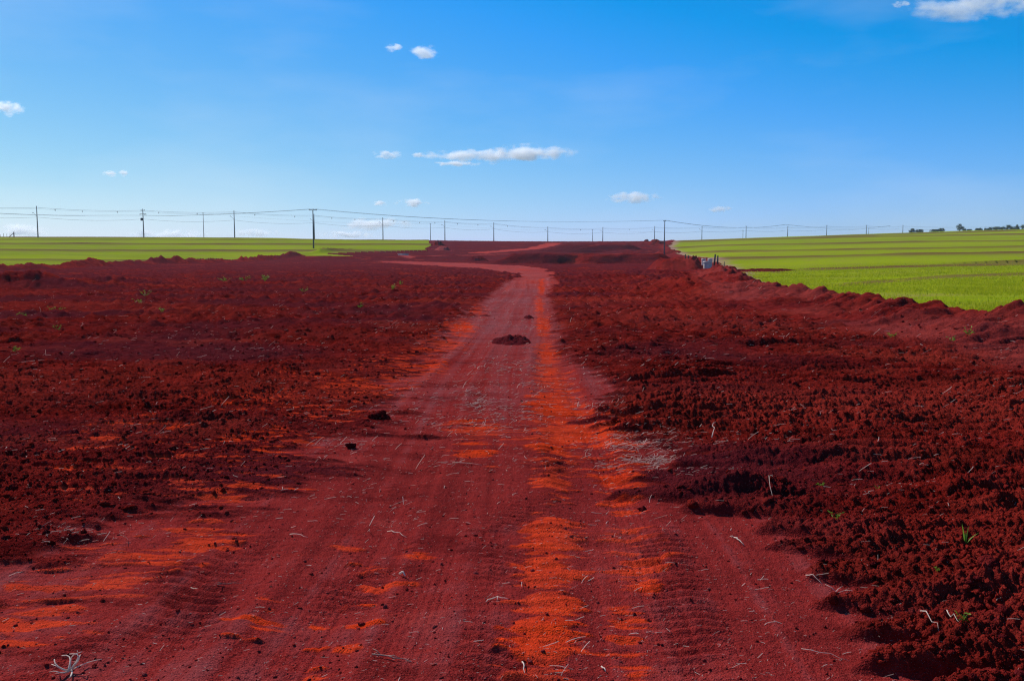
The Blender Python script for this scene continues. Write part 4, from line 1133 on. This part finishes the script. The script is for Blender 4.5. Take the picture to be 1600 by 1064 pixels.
CLOUDS = [
    (1515, 8, 170, 40, 2.2, 'largest wispy white cloud at the top corner of the sky'), (1408, 8, 22, 10, 1.2, 'faint small wisp beside the top corner cloud'),
    (614, 75, 24, 11, 1.6, 'tiny wisp high in the sky next to a slightly bigger one'), (661, 82, 44, 20, 2.4, 'small bright cloud high in the middle of the sky'),
    (745, 245, 140, 24, 5, 'longest flat white cloud low in the middle of the sky'), (826, 239, 112, 24, 5, 'humped white cloud joined to the end of the longest flat cloud'),
    (715, 256, 60, 8, 2.5, 'thin cloud strip under the longest flat cloud'),
    (605, 242, 40, 12, 2.6, 'small stretched cloud before the longest flat cloud'), (653, 243, 16, 7, 2.0, 'cloud speck between the stretched and the longest cloud'),
    (990, 309, 74, 16, 4, 'small flat cloud low over the red skyline'), (1126, 327, 32, 9, 2.2, 'faint pair like cloudlet over the sloping field'),
    (645, 317, 44, 13, 3.5, 'little cloud low over the field corner'), (594, 318, 22, 8, 2.2, 'tiny cloudlet beside the little cloud over the field corner'),
    (12, 171, 62, 20, 4, 'white cloud cut by the edge of the sky'), (171, 272, 20, 9, 3, 'flat tiny cloud of a pair over the flat field'), (192, 271, 14, 10, 3, 'pointed tiny cloud of a pair over the flat field'),
    (40, 360, 60, 20, 2.5, 'low cloud on the horizon behind the first ridge pole'), (262, 366, 100, 14, 2.2, 'flat cloud on the horizon behind the transformer pole'),
    (400, 366, 70, 14, 2.2, 'flat cloud on the horizon past the plain pole'), (585, 352, 90, 22, 2.8, 'low cloud on the horizon crossed by a ridge pole'), (545, 367, 90, 10, 2.2, 'thin cloud sheet on the horizon below the low crossed cloud')]
for i, (px, row, w, h, dn, lab) in enumerate(CLOUDS):
    t_ = float(row_t(row)); dist = CD + 150 * (i % 5)
    x = (px - 800) / FPX * (dist * CP - t_ * dist * SP); z = CAM_H + t_ * dist
    sc = dist / FPX
    sx, sz = w * sc * .72, h * sc * .66; sy = min(sx, sz * 1.3)
    v, f = ICO3
    o = mesh_np('cloud', v * np.array([sx, sy, sz], F32), None, f, cloud_mat(i, (.62 + dn * .30) * (1.2 if row > 340 else 1.1) / sz, sz * 2.2), True)
    o.location = (x, dist, z)
    tag(o, lab, 'cloud', 'small fair weather clouds')

# ------------------------------------------------------------------ haze
def haze():
    m, nt, out = new_mat('air_haze')
    pv = nt.nodes.new('ShaderNodeVolumePrincipled')
    pv.inputs['Color'].default_value = (.72, .82, 1.0, 1); pv.inputs['Density'].default_value = .00013; pv.inputs['Anisotropy'].default_value = .3
    nt.links.new(pv.outputs[0], out.inputs['Volume'])
    mb = MB(); mb.box((0, 0, 16), (2500, 2500, 17.8))
    mb.box = None
    o = mb.build('haze', m, None, False); tag(o, 'thin pale blue haze over the far ridge', 'haze', kind='stuff')
HAZE = True
if HAZE: haze()

# ------------------------------------------------------------------ light
SUN_AZ, SUN_EL = math.radians(-46), math.radians(43)        # azimuth from straight ahead, negative to the left
sd = Vector((math.sin(SUN_AZ) * math.cos(SUN_EL), math.cos(SUN_AZ) * math.cos(SUN_EL), math.sin(SUN_EL)))
sun = bpy.data.lights.new('sun', 'SUN'); sun.energy = 4.9; sun.angle = math.radians(.53); sun.color = (1.0, .95, .88)
so = bpy.data.objects.new('sun', sun); C.objects.link(so); so.location = sd * 100; so.rotation_euler = sd.to_track_quat('Z', 'Y').to_euler()

w = bpy.data.worlds.new('World'); bpy.context.scene.world = w; w.use_nodes = True
nt = w.node_tree; nt.nodes.clear()
out = nt.nodes.new('ShaderNodeOutputWorld'); bg = nt.nodes.new('ShaderNodeBackground')
sky = nt.nodes.new('ShaderNodeTexSky'); sky.sky_type = 'NISHITA'; sky.sun_disc = False
sky.sun_elevation = SUN_EL; sky.sun_rotation = SUN_AZ; sky.altitude = 700; sky.air_density = 1.0; sky.dust_density = .35; sky.ozone_density = 3.0
sp_ = nt.nodes.new('ShaderNodeSeparateColor'); nt.links.new(sky.outputs[0], sp_.inputs[0])
hs = nt.nodes.new('ShaderNodeCombineColor')          # the deep saturated blue of a polarised sky
for k, (gain, offs, top) in enumerate(((.92, -.195, 2.0), (.80, .02, 2.0), (1.4, 0.0, .93))):
    v = mth(nt, 'ADD', mth(nt, 'MULTIPLY', sp_.outputs[k], .10 * gain), offs)
    v = mth(nt, 'MAXIMUM', mth(nt, 'MINIMUM', v, top), .004)
    nt.links.new(mth(nt, 'MULTIPLY', v, 10.0), hs.inputs[k])
gen = nt.nodes.new('ShaderNodeTexCoord').outputs['Generated']
cir = noise(nt, stretch(nt, gen, 1.6, 1.6, 5.5), 1.7, 5, .55)
cf = mth(nt, 'MULTIPLY', ramp(nt, cir, .48, .80), .16)
nt.links.new(mixc(nt, cf, hs.outputs[0], (9.0, 9.3, 9.6)), bg.inputs['Color']); bg.inputs['Strength'].default_value = .10
nt.links.new(bg.outputs[0], out.inputs[0])

# ------------------------------------------------------------------ camera and render
cam = bpy.data.cameras.new('camera'); co = bpy.data.objects.new('camera', cam); C.objects.link(co)
cam.sensor_width = 36; cam.lens = 36 * FPX / 1600; cam.clip_start = .05; cam.clip_end = 40000
co.location = (0, 0, CAM_H); co.rotation_euler = (math.pi / 2 - PITCH, 0, 0)
sc = bpy.context.scene; sc.camera = co
sc.view_settings.view_transform = 'Standard'; sc.view_settings.look = 'None'; sc.view_settings.exposure = 0; sc.view_settings.gamma = 1
sc.render.engine = 'CYCLES'
sc.cycles.use_denoising = True; sc.cycles.denoiser = 'OPENIMAGEDENOISE'; sc.cycles.denoising_input_passes = 'RGB_ALBEDO_NORMAL'; sc.cycles.denoising_prefilter = 'NONE'
sc.cycles.pixel_filter_type = "BLACKMAN_HARRIS"; sc.cycles.filter_width = 1.2
sc.cycles.max_bounces = 26; sc.cycles.diffuse_bounces = 3; sc.cycles.volume_bounces = 24; sc.cycles.transparent_max_bounces = 8
